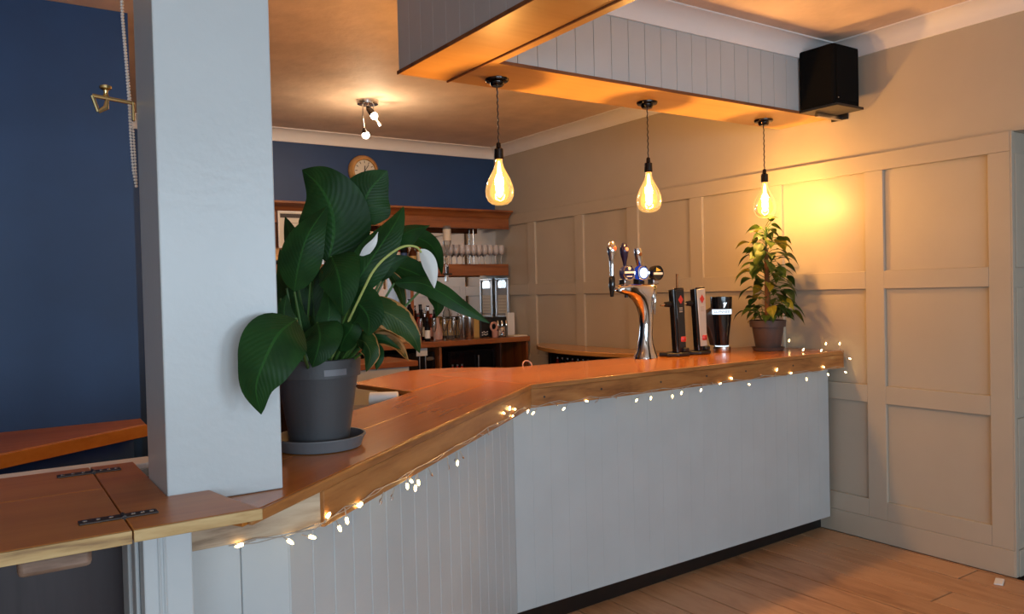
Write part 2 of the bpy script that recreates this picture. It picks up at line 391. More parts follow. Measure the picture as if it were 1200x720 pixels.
# coving
def cove(a, b, inward, n, label):
    pr = [(0, 0), (.012, 0)]
    for k in range(7):
        t = k/6*math.pi/2; pr.append((.015+.085*(1-math.cos(t)), .012+.08*math.sin(t)))
    pr += [(.10, .10), (0, .10)]
    return struct(MB().extr(pr, (a[0], a[1], ZC-.1), (b[0], b[1], ZC-.1), inward, (0, 0, 1)).build('trim_%d' % n, white_paint, angle=30), label)
BY0, BY1, BZ = 2.925, 3.285, 2.50          # bulkhead over the counter
AX0, AX1 = 1.617, 1.915                    # its arm towards the room
cove((XU, BY1), (XU, YB), (-1, 0, 0), 1, 'white coving along the bar side of the panelled wall')
cove((XU, YR), (XU, BY0), (-1, 0, 0), 2, 'white coving along the room side of the panelled wall')
cove((AX0-3, YB), (XU, YB), (0, -1, 0), 3, 'white coving along the navy back wall')
cove((AX1, BY0), (XU, BY0), (0, -1, 0), 4, 'white coving along the boarded bulkhead')
cove((AX1, YR), (AX1, BY0), (1, 0, 0), 5, 'white coving along the bulkhead arm')

# bulkhead
bk = thing('bulkhead', 'boarded ceiling bulkhead with golden wooden underside over the counter', None, (3, 3.1, BZ), kind='structure')
box('core', AX0+.014, XU-.001, BY0+.014, BY1, BZ+.014, ZC-.001, bulk_paint, bk)
box('core', AX0+.014, AX1-.002, -1.0, BY0+.014, BZ+.014, ZC-.001, bulk_paint, bk)
x = AX1-.001; first = None
while x < XU-.02:
    w = min(.1105, XU-.001-x)
    box('board', x+.0012, x+w-.0012, BY0, BY0+.0138, BZ+.012, ZC-.002, bulk_paint, bk, .0015); x += w
y = BY1
while y > -1:
    box('board', AX0, AX0+.0138, y-.1105+.0006, y-.0006, BZ+.012, ZC-.002, bulk_paint, bk, .0008); y -= .1105
box('soffit', AX1-.042, XU-.001, BY0-.004, BY1+.003, BZ, BZ+.0118, soffit_mat, bk, .002)
box('soffit', AX0-.003, AX1-.05, -1, BY1+.003, BZ+.0005, BZ+.0118, soffit_mat, bk, .002)
box('soffit_edge', AX1-.042, AX1+.003, -1, BY0-.006, BZ-.004, BZ+.0118, soffit_mat, bk, .003)
lip_m = wood('soffit_lip_wood', [(.12, .04, .013), (.2, .07, .02), (.26, .1, .03)], 0, 0, 1.2, .75, 0, 9, 0)
box('soffit_lip', AX1-.05, AX1-.042, -1, BY1+.003, BZ-.007, BZ+.0118, lip_m, bk, .002)
box('soffit_lip', AX0-.009, AX0-.003, -1, BY1+.003, BZ-.003, BZ+.014, lip_m, bk, .002)
box('soffit_lip', AX1+.003, XU-.001, BY0-.010, BY0-.004, BZ-.003, BZ+.013, lip_m, bk, .002)

# ------------------------------------------------------------------ bar counter
ZT = 1.10
P0, P1, P2 = Vector((XW-.002, 2.845)), Vector((1.955, 2.795)), Vector((.385, 1.482))
dA = (P1-P2).normalized(); nA = Vector((-dA.y, dA.x))
dM = (P0-P1).normalized(); nM = Vector((-dM.y, dM.x))
def isect(p, d, q, e):
    k = d.x*e.y-d.y*e.x; w = q-p; t = (w.x*e.y-w.y*e.x)/k; return p+d*t
MQ = Vector((1.84, 3.49)); mitre = (MQ-P1).normalized()
def angp(off, x): 
    b = P2+nA*off; return b+dA*((x-b.x)/dA.x)
def angm(off): return isect(P2+nA*off, dA, P1, mitre)
wt = thing('bar_worktop', 'varnished orange wooden bar top running from the white post to the panelled wall', 'bar top', (2.4, 2.9, 1.0))
def T(v): return (v.x, v.y)
# top boards
MB().prism([T(angp(.0, .39)), T(P1), T(angm(.205)), T(angp(.205, .36)), (.33, 1.60)], 1.079, ZT).build('board', top_ang, wt, .002)
MB().prism([T(angp(.207, .36)), T(angm(.207)), T(angm(.42)), T(angp(.42, .30)), (.30, 1.75)], 1.079, ZT-.0005).build('board', top_ang, wt, .002)
def mline(y): return isect(P1, mitre, Vector((0, y)), Vector((1, 0)))
MB().prism([T(P1+Vector((.001, 0))), T(P0), (XW-.002, 3.168), (mline(3.16).x+.001, 3.16)], 1.079, ZT).build('board', top_main, wt, .002)
MB().prism([(mline(3.161).x+.001, 3.162), (XW-.002, 3.17), (XW-.002, 3.49), (MQ.x+.001, 3.49)], 1.079, ZT-.0005).build('board', top_main, wt, .002)
ext = [angp(.421, 1.47), angm(.421), MQ+Vector((-.001, 0)), Vector((1.85, 3.491)), Vector((2.32, 3.492)), Vector((2.22, 3.62)), Vector((2.10, 3.72)), Vector((1.96, 3.765)), Vector((1.82, 3.75)), Vector((1.43, 3.44)), Vector((1.405, 3.36))]
MB().prism([T(p) for p in ext], 1.079, ZT-.0003).build('board', top_ang, wt, .004)
# nosing strips, fascia boards
def strip(name, a, b, off0, off1, n, z0, z1, m, bevel=.002, parent=wt):
    return MB().prism([T(a-n*off0), T(b-n*off0), T(b-n*off1), T(a-n*off1)], z0, z1).build(name, m, parent, bevel, False)
Pm = P1
strip('nosing', P2+dA*.02, P1, .012, .0005, nA, 1.0785, ZT+.0005, oak_ang, .004)
strip('nosing', P1, P0, .012, .0005, nM, 1.0785, ZT+.0005, oak, .004)
PL = isect(P2, dA, Vector((0, 1.665)), Vector((1, 0)))
strip('fascia', PL+dA*.001, P1, .008, -.02, nA, .998, 1.078, oak_ang, .002)
strip('fascia', P1, P0, .008, -.02, nM, .998, 1.078, oak, .002)
box('fascia', .335, PL.x, 1.665, 1.69, .998, 1.0785, oak_pale, wt, .002)
for px, py in ((599, 470), (636, 465), (704, 456), (775, 448), (830, 441), (877, 435.5), (934, 429)):
    if px < 610: continue
    c = PY(px, py, 2.80); f = P1+dM*((c.x-P1.x)/dM.x)-nM*.0085
    MB().lathe([(.005, -.002), (.005, .002)], (f.x, f.y, min(max(c.z, 1.01), 1.07)), 10, 1).build('screw_hole', ink, wt)
# front boards and carcass
bf = thing('bar_cabinet', 'pale grey tongue-and-groove bar front below the wooden top', 'bar front', (2.4, 3.0, 0))
OFF = .085
A0, A1 = P2+nA*OFF, isect(P2+nA*OFF, dA, P1+nM*OFF, dM)
M1 = P0+nM*OFF
AL = isect(A0, dA, Vector((0, 1.735)), Vector((1, 0)))       # corner with the short straight run
def run(a, b, d, n, pitch, gap, z0, z1, bev=.0022, name='board'):
    L = (b-a).length; k = max(1, round(L/pitch)); p = L/k
    for i in range(k):
        u, v = a+d*(i*p+gap), a+d*((i+1)*p-gap)
        MB().prism([T(u), T(v), T(v+n*.016), T(u+n*.016)], z0, z1).build(name, grey_paint, bf, bev, False)
run(AL, A1, dA, nA, .1, .0010, .088, .997)
run(A1, M1-dM*.022, dM, nM, .1, .0001, .088, .997, .0007)
run(Vector((.345, 1.735)), AL, Vector((1, 0)), Vector((0, 1)), .105, .0004, .02, .997, .003)
io = OFF+.0165
q = [isect(P2+nA*io, dA, P1+nM*io, dM), P0+nM*io, Vector((XW-.003, 3.40)), Vector((1.9, 3.40)), angm(.36), angp(.36, .36), Vector((.36, 1.76)), isect(P2+nA*io, dA, Vector((0, 1.76)), Vector((1, 0)))]
MB().prism([T(p) for p in q], .10, .997).build('carcass', dark_wood, bf)
q2 = [isect(P2+nA*.12, dA, P1+nM*.105, dM), P0+nM*.165, Vector((XW-.003, 3.38)), Vector((1.9, 3.38)), angm(.34), angp(.34, .40), isect(P2+nA*.2, dA, Vector((0, 1.85)), Vector((1, 0)))]
MB().prism([T(p) for p in q2], 0.0, .0995).build('plinth', black, bf)
MB().prism([(1.47, 3.1), (1.62, 3.15), (1.9, 3.41), (2.2, 3.41), (2.1, 3.62), (1.9, 3.68), (1.52, 3.40)], 0, 1.0785).build('dark_void_block', dark_wood, bf)  # dark block added to stand for the dark void under the inner top

# ------------------------------------------------------------------ post, flap, side run
ZF = 1.121
pt = box('square_post', .292, .517, 1.645, 1.85, ZT+.0006, ZC-.0005, post_paint, None, .003)
tag(pt, 'pale grey painted square post standing on the bar end beside the lily', 'post')
fp = thing('counter_flap', 'hinged wooden counter flap with dark strap hinges beside the grey post', 'counter flap', (-.2, 1.75, 1.1))
box('leaf', -.75, .199, 1.442, 1.80, ZF-.0205, ZF, flap_mat, fp, .002)
box('leaf', -.75, .199, 1.8006, 2.052, ZF-.0205, ZF, flap_mat, fp, .002)
box('lipping', -.75, .199, 1.436, 1.4416, ZF-.022, ZF-.0005, lip_oak, fp, .001)
for y0 in (PZ(147, 606, ZF).y-.013, PZ(112, 554, ZF).y-.013):
    h = box('strap_hinge', .13, .255, y0, y0+.026, ZF+.0002, ZF+.0032, iron, fp, .001)
    for hx in (.14, .16, .18, .215, .23, .245):
        MB().lathe([(.004, 0), (.003, .0015)], (hx, y0+.013, ZF+.0032), 8).build('screw', steel, h)
    MB().tube([(.2, y0, ZF+.002), (.2, y0+.026, ZF+.002)], .004).build('knuckle', iron, h)
fx_ = thing('bar_end_board', 'short fixed wooden board the grey post stands on, hinged to the flap', 'bar board', (.3, 1.75, 1.1))
MB().prism([(.2015, 1.442), (.411, 1.442), (.385, 1.56), (.37, 1.6445), (.2915, 1.6445), (.2915, 2.052), (.2015, 2.052)], ZT+.0006, ZF).build('board', flap_mat, fx_, .002)
MB().prism([(.2015, 1.436), (.413, 1.436), (.4125, 1.4416), (.2015, 1.4416)], ZT+.0006, ZF-.0005).build('lipping', lip_oak, fx_, .001)
b = MB().obox(((PY(25, 660, 1.47).x+PY(102, 655, 1.47).x)/2, 1.475, 1.085), (.052, 0, 0), (0, .022, 0), (0, 0, .0150)).build('pull_block', block_wood, None, .008)
tag(b, 'worn pale wooden finger block fixed under the counter flap', 'block')
pil = thing('door_post', 'pale grey moulded door post under the short hinged board', 'post', (.25, 1.62, 0))
pa, pb = PY(168, 660, 1.56), PY(226, 660, 1.56)
box('shaft', pa.x, pb.x, 1.56, 1.79, 0, ZT-.001, grey_paint, pil, .003)
for k in range(3):
    yy = 1.60+k*.06
    box('moulding', pa.x-.008-.004*(k % 2), pa.x-.0005, yy, yy+.045, 0, ZT-.021, grey_paint, pil, .003)
for k in (0, .009):
    xx = PY(187, 660, 1.56).x+k
    MB().tube([(xx, 1.559, 0), (xx, 1.559, ZT-.002)], .0028, 6).build('bead', grey_paint, pil)
hd = thing('half_door', 'dark half door under the counter flap with pale ribbed top rail', 'half door', (-.3, 2.1, 0))
box('leaf', -.8, .30, 1.80, 1.84, .02, 1.06, dark_purple, hd)
box('top_rail', -.8, .345, 2.056, 2.20, 1.03, 1.098, post_paint, hd)
for k in range(3): box('rib', -.8, .345, 2.065+k*.045, 2.095+k*.045, 1.0982, 1.112-.003*k, white_paint, hd, .003)
box('side', -.79, -.76, 1.8405, 2.056, .02, 1.08, dark_purple, hd)
# worktop under the navy wall
ws = thing('side_worktop', 'dark varnished worktop with orange edge along the navy partition', 'worktop', (-.5, 4, 0))
MB().prism([(-1.5, 2.62), (.053, 3.70), (.643, 4.103), (.653, 4.312), (-1.5, 4.312)], .858, .914).build('top', dull_top, ws, .003)
d_ = (Vector((.643, 4.103))-Vector((-1.5, 2.62))).normalized(); n_ = Vector((-d_.y, d_.x)); a_ = Vector((-1.5, 2.62))
MB().prism([T(a_-n_*.012), T(Vector((.643, 4.103))-n_*.012), T(Vector((.643, 4.103))-n_*.0005), T(a_-n_*.0005)], .856, .912).build('edge', top_main, ws, .002)
MB().prism([(-1.5, 2.75), (.05, 3.82), (.60, 4.19), (.60, 4.30), (-1.5, 4.30)], 0, .857).build('cupboard', blue, ws)

# brass bracket on the post and blind chain
br = thing('brass_bracket', 'small brass hook bracket with knob screwed to the side of the grey post', 'bracket', tuple(PX(158, 130, .292)))
ya = PX(158, 130, .292).y
box('back_plate', .286, .2915, ya-.006, ya+.006, PX(158, 143, .292).z, PX(158, 119, .292).z, brass, br, .002)
A = PY(157, 121, ya); A.x = .287; Bq = PY(108, 112, ya); Cq = PY(115, 131, ya); Dq = PY(126, 114, ya)
MB().tube([A, Bq], .0042).build('arm', brass, br)
MB().tube([Bq, (Bq+Cq)/2, Cq], .004).build('hook', brass, br)
MB().tube([Cq, Cq*.5+Dq*.5+Vector((.006, 0, -.006)), Dq], [.004, .006, .003]).build('hook', brass, br)
kn = PY(124, 114, ya)
MB().lathe([(.004, 0), (.006, .004), (.004, .008), (.005, .014), (.012, .018), (.012, .023), (.004, .026)], kn, 14).build('knob', brass, br)
ch = thing('ball_chain', 'white ball chain of a blind hanging beside the grey post', 'chain', tuple(PY(152, 222, 1.95)))
yc = 1.95
for k, pl in enumerate(([(139, -78), (143, 20), (148, 80), (151, 120), (153, 160), (156, 200), (160, 222)], [(141, -78), (144, 20), (150, 90), (155, 140), (158, 185), (160, 222)])):
    m = MB(); L = []
    for (a, b), (c, d) in zip(pl[:-1], pl[1:]):
        n = max(1, int(math.hypot(c-a, d-b)/3.4))
        for i in range(n): L.append((a+(c-a)*i/n, b+(d-b)*i/n))
    for p in L: m.ball(PY(p[0], p[1], yc+.006*k), .0031, 6, 4)
    m.tube([PY(p[0], p[1], yc+.006*k) for p in L[::4]], .0009, 4)
    m.build('strand', white, ch)
rb = thing('roller_blind', 'rolled up blind under the ceiling above the flap', 'blind', (-.3, 1.95, 2.5))
zt = PY(139, -78, 1.95).z
MB().tube([(-1.0, 1.955, zt+.02), (.27, 1.955, zt+.02)], .035, 16).build('roll', white_paint, rb)
for xx in (-.99, .26): box('bracket', xx, xx+.01, 1.93, 1.98, zt, ZC, white_paint, rb)

# ------------------------------------------------------------------ pendants
def pendant(loc, label):
    x, y = loc; t = thing('pendant_lamp', label, 'pendant lamp', (x, y, BZ), 'pendant lamps under the bulkhead')
    MB().lathe([(.005, -.034), (.026, -.034), (.032, -.026), (.034, -.016), (.052, -.013), (.056, -.006), (.056, -.0005)], (x, y, BZ), 28).build('ceiling_rose', bronze, t)
    pts = [(x+.0016*math.cos(i*1.3), y+.0016*math.sin(i*1.3), BZ-.034-i*(.268/40)) for i in range(41)]
    MB().tube(pts, .0032, 6).build('cable', black, t)
    s = MB().lathe([(.004, 2.205-BZ), (.010, 2.2-BZ), (.012, 2.178-BZ), (.021, 2.172-BZ), (.022, 2.128-BZ), (.019, 2.124-BZ)], (x, y, BZ), 20).build('socket', bronze, t)
    pr = [(.016, 2.126), (.0175, 2.105), (.023, 2.085), (.036, 2.06), (.052, 2.03), (.063, 2.0), (.0675, 1.975), (.065, 1.95), (.055, 1.928), (.038, 1.914), (.018, 1.909), (.001, 1.908)]
    gb = MB().lathe([(r, z-BZ) for r, z in pr], (x, y, BZ), 28, cap=False).build('bulb', bulb_glass, t, angle=80)
    m = MB().lathe([(.004, 2.115-BZ), (.008, 2.09-BZ), (.010, 2.05-BZ), (.016, 2.02-BZ), (.020, 1.985-BZ), (.014, 1.955-BZ), (.003, 1.945-BZ)], (x, y, BZ), 14, cap=False)
    m.build('filament', filament, gb)
    l = point('pendant_light', (x, y, 2.0), 70, WARM, .03)
    return t
for (x, lab) in ((2.053, 'amber bulb pendant by the corner where the bulkhead turns'), (3.011, 'amber bulb pendant over the beer taps, between the two others'), (3.967, 'amber bulb pendant above the small potted climber')):
    pendant((x, 3.14), lab)

# ceiling spot fitting
sl = thing('ceiling_spotlight', 'ceiling spot fitting with twisted arms and lit bulbs behind the bar', 'spotlight', (2.40, 5.40, ZC))
MB().lathe([(.06, -.035), (.075, -.03), (.08, -.004), (.08, -.0005)], (2.40, 5.40, ZC), 28).build('ceiling_plate', steel, sl)
def spot(path, tip, r, pw):
    MB().tube(path, .006, 8).build('arm', steel, sl)
    a, b = Vector(path[-1]), Vector(tip); d = (b-a).normalized()
    MB().tube([a, a+d*.02, b], [.008, .02, .026], 12).build('lamp_head', bronze, sl)
    m = MB().ball(b+d*.015, .027, 12, 8); m.build('bulb', spot_emit, sl)
    point('spot_light', tuple(b+d*.05), pw, (1, .70, .42), .04)
yq = 5.38
spot([(2.355, yq, ZC-.03), PY(425, 135, yq), PY(426.5, 150, yq)], PY(428, 156, yq), .03, 14)
spot([(2.41, yq-.02, ZC-.03), PY(432, 121, yq-.02), PY(430, 125, yq-.02)], PY(437, 134, yq-.05), .03, 2.2)
MB().tube([(2.44, yq, ZC-.03), PY(437, 130, yq), PY(443, 143, yq)], .005).build('arm', steel, sl)
MB().tube([PY(441, 141, yq), PY(446, 147, yq)], [.01, .016], 10).build('lamp_head', steel, sl)

# loudspeaker in the corner
sp = thing('loudspeaker', 'black box loudspeaker on a wall bracket in the corner beside the bulkhead', 'loudspeaker', (4.12, 2.8, 2.48))
bx0, bx1, by0, by1 = 4.005, 4.245, 2.688, 2.912
s_ = MB().prism([(bx0, by0+.012), (bx0+.012, by0), (bx1, by0), (bx1, by1), (bx0, by1)], 2.512, 2.85).build('cabinet', speaker_mat, sp, .008)
box('grille', bx0+.02, bx1-.012, by0-.006, by0-.0005, 2.535, 2.835, speaker_mat, sp, .004)
box('shelf_plate', bx0-.004, bx1+.012, by0-.02, by1, 2.497, 2.5115, black, sp, .002)
box('bracket_arm', 4.08, XU-.001, 2.84, 2.865, 2.475, 2.4965, steel, sp, .002)
box('bracket_plate', XU-.008, XU-.001, 2.80, 2.91, 2.475, 2.56, black, sp, .001)
MB().ball((bx0+.03, by0-.007, 2.545), .004, 8, 5).build('indicator', steel, sp)

# ------------------------------------------------------------------ back bar
bb = thing('back_bar_shelf', 'red-brown wooden back bar shelving with cornice and mirror on the navy wall', 'shelving', (3, 6.6, 1.1))
BX0, BX1 = 1.6, 4.268
prof = [(0, 0), (.30, 0), (.30, .012), (.315, .022), (.32, .034), (.345, .05), (.366, .062), (.384, .066), (.384, .084), (0, .084)]
MB().extr(prof, (BX0, YB-.001, 2.19), (BX1, YB-.001, 2.19), (0, -1, 0), (0, 0, 1)).build('cornice', red_wood, bb, .002)
box('frieze', BX0, BX1-.004, 6.375, 6.40, 2.10, 2.1895, red_wood, bb, .003)
box('frieze_lip', BX0, BX1-.004, 6.40, YB-.001, 2.15, 2.17, red_wood, bb)
box('shelf', BX0, BX1, 6.428, YB-.0065, 1.742, 1.767, red_wood, bb, .003)
box('shelf_fascia', BX0, BX1, 6.405, 6.4275, 1.658, 1.768, red_wood, bb, .004)
for ux in (3.225, 2.30):
    box('upright', ux, ux+.035, 6.44, YB-.0065, 1.0815, 1.657, red_woodz, bb, .003)
    if ux < 3: box('upright', ux, ux+.035, 6.44, YB-.0065, 1.7675, 2.149, red_woodz, bb, .003)
box('back_panel', BX0, 2.30, 6.40, 6.43, 1.80, 2.0995, red_wood, bb)
box('shelf', BX0, 2.299, 6.43, YB-.0065, 1.40, 1.42, red_wood, bb)
for a, b_ in ((2.336, 3.224), (3.261, XU-.001), (BX0, 2.299)):
    box('mirror_pane', a, b_, YB-.006, YB-.001, 1.082, 1.741, mirror_m, bb)
    box('mirror_pane', a, b_, YB-.006, YB-.001, 1.768, 2.148, mirror_m, bb)
tp = MB().tube([(4.02, 6.64, 1.7675), (4.02, 6.64, 2.149)], .006, 8); tp.build('rod', steel, bb)

ck = thing('wall_clock', 'round wooden wall clock with white dial above the back bar cornice', 'clock', (2.90, YB, 2.47))
cc = PY(428.5, 200, 6.62); cx, cz = cc.x, cc.z
MB().lathe([(.10, -.001), (.142, -.001), (.145, -.02), (.138, -.04), (.12, -.058), (.104, -.06), (.10, -.046)], (cx, YB, cz), 40, 1, False).build('case', side_wood, ck)
MB().lathe([(.1, -.0455), (.105, -.05), (.1, -.053), (.097, -.048)], (cx, YB, cz), 40, 1, False).build('bezel', brass, ck)
dl = MB().lathe([(.001, -.044), (.104, -.044)], (cx, YB, cz), 40, 1, False).build('dial', paper, ck)
for k in range(12):
    a = k*math.pi/6; d = Vector((math.sin(a), 0, math.cos(a))); p = Vector((cx, YB-.0455, cz))+d*.08
    w = Vector((math.cos(a), 0, -math.sin(a)))
    MB().obox(p, w*.003, (0, .0008, 0), d*.010).build('hour_mark', ink, dl)
for a, L, w in ((.06, .045, .004), (.62, .068, .0028)):
    d = Vector((math.sin(a), 0, math.cos(a))); p = Vector((cx, YB-.0478, cz))
    MB().obox(p+d*L*.4, Vector((math.cos(a), 0, -math.sin(a)))*w, (0, .0008, 0), d*L*.6).build('hand', ink, dl)
MB().ball((cx, YB-.049, cz), .006, 8, 5).build('boss', ink, dl)

nf = thing('framed_notice', 'white framed notice with dark heading on the back bar beside the post', 'notice', (2.1, 6.39, 1.86))
a, b_ = PY(325, 247, 6.365), PY(355, 291, 6.365)
nx0, nx1, nz1, nz0 = a.x, a.x+.27, a.z, b_.z
box('backing', nx0, nx1, 6.362, 6.374, nz0, nz1, paper, nf)
for q in ((nx0, nx1, nz1-.012, nz1), (nx0, nx1, nz0, nz0+.012), (nx0, nx0+.012, nz0+.012, nz1-.012), (nx1-.012, nx1, nz0+.012, nz1-.012)):
    box('frame_edge', q[0], q[1], 6.356, 6.3618, q[2], q[3], white, nf)
box('heading_band', nx0+.02, nx1-.02, 6.3605, 6.3618, nz1-.055, nz1-.022, ink, nf)
for k in range(6):
    zz = nz1-.10-k*.038; wv = random.uniform(.04, .09)
    box('text_line', (nx0+nx1)/2-wv, (nx0+nx1)/2+wv, 6.3608, 6.3618, zz, zz+.006, plain('faded_print%d' % k, (.45, .38, .32), .6) if k == 0 else MATS['faded_print0'], nf)

# silver framed plaque on the panelled wall beside the mirror
pq = thing('silver_plaque', 'silver framed menu plaque on the panelled wall beside the mirror', 'plaque', (XW, 6.55, 1.25))
py0, py1, pz0, pz1 = 6.42, 6.65, 1.25, 1.64
xb = XW-.0008
plaque_m = plain('dull_silver', (.42, .43, .45), .35, .8)
box('plate', xb-.008, xb, py0, py1, pz0, pz1, plain('plaque_plate', (.38, .39, .41), .6, .6), pq, .003)
for q in ((py0, py1, pz1-.02, pz1), (py0, py1, pz0, pz0+.02), (py0, py0+.02, pz0+.02, pz1-.02), (py1-.02, py1, pz0+.02, pz1-.02)):
    box('frame_edge', xb-.018, xb-.0085, q[0], q[1], q[2], q[3], plaque_m, pq, .004)
MB().extr([(-.07, .0), (.07, 0), (.075, .05), (.05, .075), (-.05, .075), (-.075, .05)], (xb-.011, 6.535, 1.54), (xb-.0085, 6.535, 1.54), (0, 1, 0), (0, 0, 1)).build('crest', steel, pq)
box('menu_card', xb-.011, xb-.0085, py0+.035, py1-.035, pz0+.04, pz0+.22, paper, pq)
for k in range(5): box('text_line', xb-.012, xb-.0112, py0+.05, py1-.05, pz0+.06+k*.03, pz0+.066+k*.03, MATS['faded_print0'], pq)

# back counter
bc = thing('back_counter', 'wooden back counter with dark open compartments under the mirror', 'back counter', (3, 6.4, 0))
YC = 6.085
box('top', 1.6, XW-.003, YC, YB-.001, 1.034, 1.081, red_wood, bc, .006)
box('back_panel', 1.6, XW-.003, YB-.03, YB-.001, .0, 1.0335, dark_wood, bc)
box('base', 1.6, XW-.003, YC+.06, YB-.031, 0, .10, dark_wood, bc)
for px in (418, 515, 586, 619.5):
    xx = PY(px, 410, YC+.03).x
    xx = min(xx, XW-.03)
    box('divider', xx, xx+.022, YC+.03, YB-.031, .1005, 1.0335, red_woodz if px in (515, 619.5) else dark_wood, bc, .002)
box('divider', 1.6, 1.622, YC+.03, YB-.031, .1005, 1.0335, dark_wood, bc)
fr = thing('bottle_fridge', 'dark glass fronted bottle fridge under the back counter', 'fridge', (3.7, 6.3, .1))
f0, f1 = PY(526, 410, YC+.08).x, PY(581, 410, YC+.08).x
fm = MB().box(f0, f1, YC+.13, YB-.035, .1005, .98)
fm.build('body', black, fr)
for q in ((f0, f0+.03, .10, .98), (f1-.03, f1, .10, .98), (f0+.03, f1-.03, .94, .98), (f0+.03, f1-.03, .1005, .14)): box('door_frame', q[0], q[1], YC+.09, YC+.129, max(q[2], .1005), q[3], black_gloss, fr, .003)
box('door_glass', f0+.03, f1-.03, YC+.105, YC+.112, .14, .94, black_gloss, fr)
box('handle', f0+.30, f0+.315, YC+.075, YC+.0895, .80, .93, steel, fr, .003)
fr2 = thing('drinks_cabinet', 'black cabinet with white label under the back counter left of the fridge', 'cabinet', (3.2, 6.3, .1))
g0, g1 = PY(421, 410, YC+.08).x+.03, PY(513, 410, YC+.08).x-.02
box('body', g0, g1, YC+.10, YB-.035, .1005, .99, black_gloss, fr2, .003)
a = PY(488, 409, YC+.095); b_ = PY(501, 417, YC+.095)
box('white_label', a.x, b_.x, YC+.096, YC+.0995, b_.z, a.z, white, fr2)
e_ = PY(504, 420.5, YC+.095); MB().add([(e_.x+.05*math.cos(k*.3927)*.9, YC+.098, e_.z+.016*math.sin(k*.3927)) for k in range(16)], [tuple(range(16))[::-1]]).build('oval_badge', steel, fr2)
for hx in (491.5, 498.5): 
    p = PY(hx, 424, YC+.095); box('handle', p.x-.006, p.x+.006, YC+.085, YC+.0995, .80, p.z+.05, steel, fr2, .003)

# stepped pale wood riser on the back counter
rs = thing('bottle_riser', 'pale wooden bottle riser with round holes on the back counter', 'riser', (2.9, 6.3, 1.0815))
r0, r1 = PY(404, 395, 6.22).x, PY(493, 395, 6.22).x
box('body', r0, r1, 6.22, 6.435, 1.0815, 1.175, pale_wood, rs, .003)
for px, py in ((461, 390), (467, 393.5), (472, 396.5)):
    p = PY(px, py, 6.22); MB().lathe([(.010, -.003), (.010, .0)], (p.x, 6.2195, p.z), 12, 1).build('hole', ink, rs)
# wing cabinet in front of the back counter
wc = thing('wing_cabinet', 'pale grey fronted cabinet with wooden top standing before the back counter', 'cabinet', (2.3, 5.5, 0))
w0, w1 = PY(412, 423, 5.3).x, PY(480, 423, 5.3).x
zt_ = PY(470, 424, 5.3).z
box('body', w0, w1, 5.31, 5.75, 0, zt_-.04, MATS['bulkhead_paint'], wc, .003)
box('top', w0-.02, w1+.06, 5.28, 5.78, zt_-.0395, zt_, red_wood, wc, .004)

# rounded side counter on the panelled wall
sc = thing('side_counter', 'rounded wooden side counter against the panelled wall behind the beer taps', 'side counter', (4.1, 5.0, 0))
zs = PX(636, 402, XW-.002).z; yS1 = PX(636, 402, XW-.002).y
yS0 = 3.95
def dshape(off, dx):
    n = 18; L = []
    for i in range(n+1):
        t = i/n; y = yS1-off-(yS1-yS0-2*off)*t
        L.append((XW-.004-(dx)*(math.sin(math.pi*t)**.6), y))
    return L
dx_ = .42
MB().prism(dshape(0, dx_), zs-.035, zs).build('top', side_wood, sc, .006)
MB().prism(dshape(.10, dx_-.30), 0, zs-.036).build('back', black, sc)
MB().prism(dshape(.10, dx_-.06), zs-.30, zs-.28).build('shelf', dark_wood, sc)
MB().prism(dshape(.10, dx_-.06), 0, zs-.6).build('base', dark_wood, sc)
MB().tube([(XW-.03, yS1-.15, zs-.279), (XW-.03, yS1-.15, zs-.036)], .02).build('support', dark_wood, sc)
box('support', XW-.34, XW-.31, 4.45, 4.48, zs-.279, zs-.036, dark_wood, sc)

# ------------------------------------------------------------------ bottles and glasses
BPROF = {
 'spirit': [(.034, 0), (.036, .004), (.036, .165), (.033, .182), (.018, .205), (.0135, .215), (.0135, .262), (.0145, .263), (.0145, .27)],
 'wine': [(.034, 0), (.0365, .004), (.0365, .18), (.034, .20), (.018, .232), (.0142, .245), (.0142, .298), (.0155, .30), (.0155, .31)],
 'squat': [(.034, 0), (.037, .005), (.037, .11), (.033, .13), (.018, .15), (.015, .155), (.015, .19), (.017, .191), (.017, .2)],
 'mixer': [(.026, 0), (.0275, .004), (.0275, .09), (.024, .11), (.013, .14), (.0115, .155), (.0115, .18), (.013, .181), (.013, .19)],
}
BM = {}
def bottlemat(nm, col, tr): 
    BM[nm] = glass('bottle_'+nm, col, 1.5, .04, None, tr, col); return BM[nm]
for nm, col, tr in (('dark', (.012, .012, .014), .9), ('amber', (.55, .16, .03), .45), ('green', (.03, .09, .03), .7), ('clear', (.85, .85, .83), .15), ('red', (.42, .03, .02), .6), ('orange', (.75, .25, .05), .55), ('brown', (.10, .03, .012), .8), ('white', (.75, .72, .68), .9)): bottlemat(nm, col, tr)
LM = {'cream': paper, 'white': white, 'red': red, 'black': ink, 'gold': plain('gold_label', (.5, .32, .1), .4), 'pink': plain('pink_label', (.55, .28, .22), .5), 'blue': plain('blue_label', (.04, .09, .25), .5)}
CAPM = {'black': black, 'red': red, 'gold': LM['gold'], 'white': white, 'silver': steel}
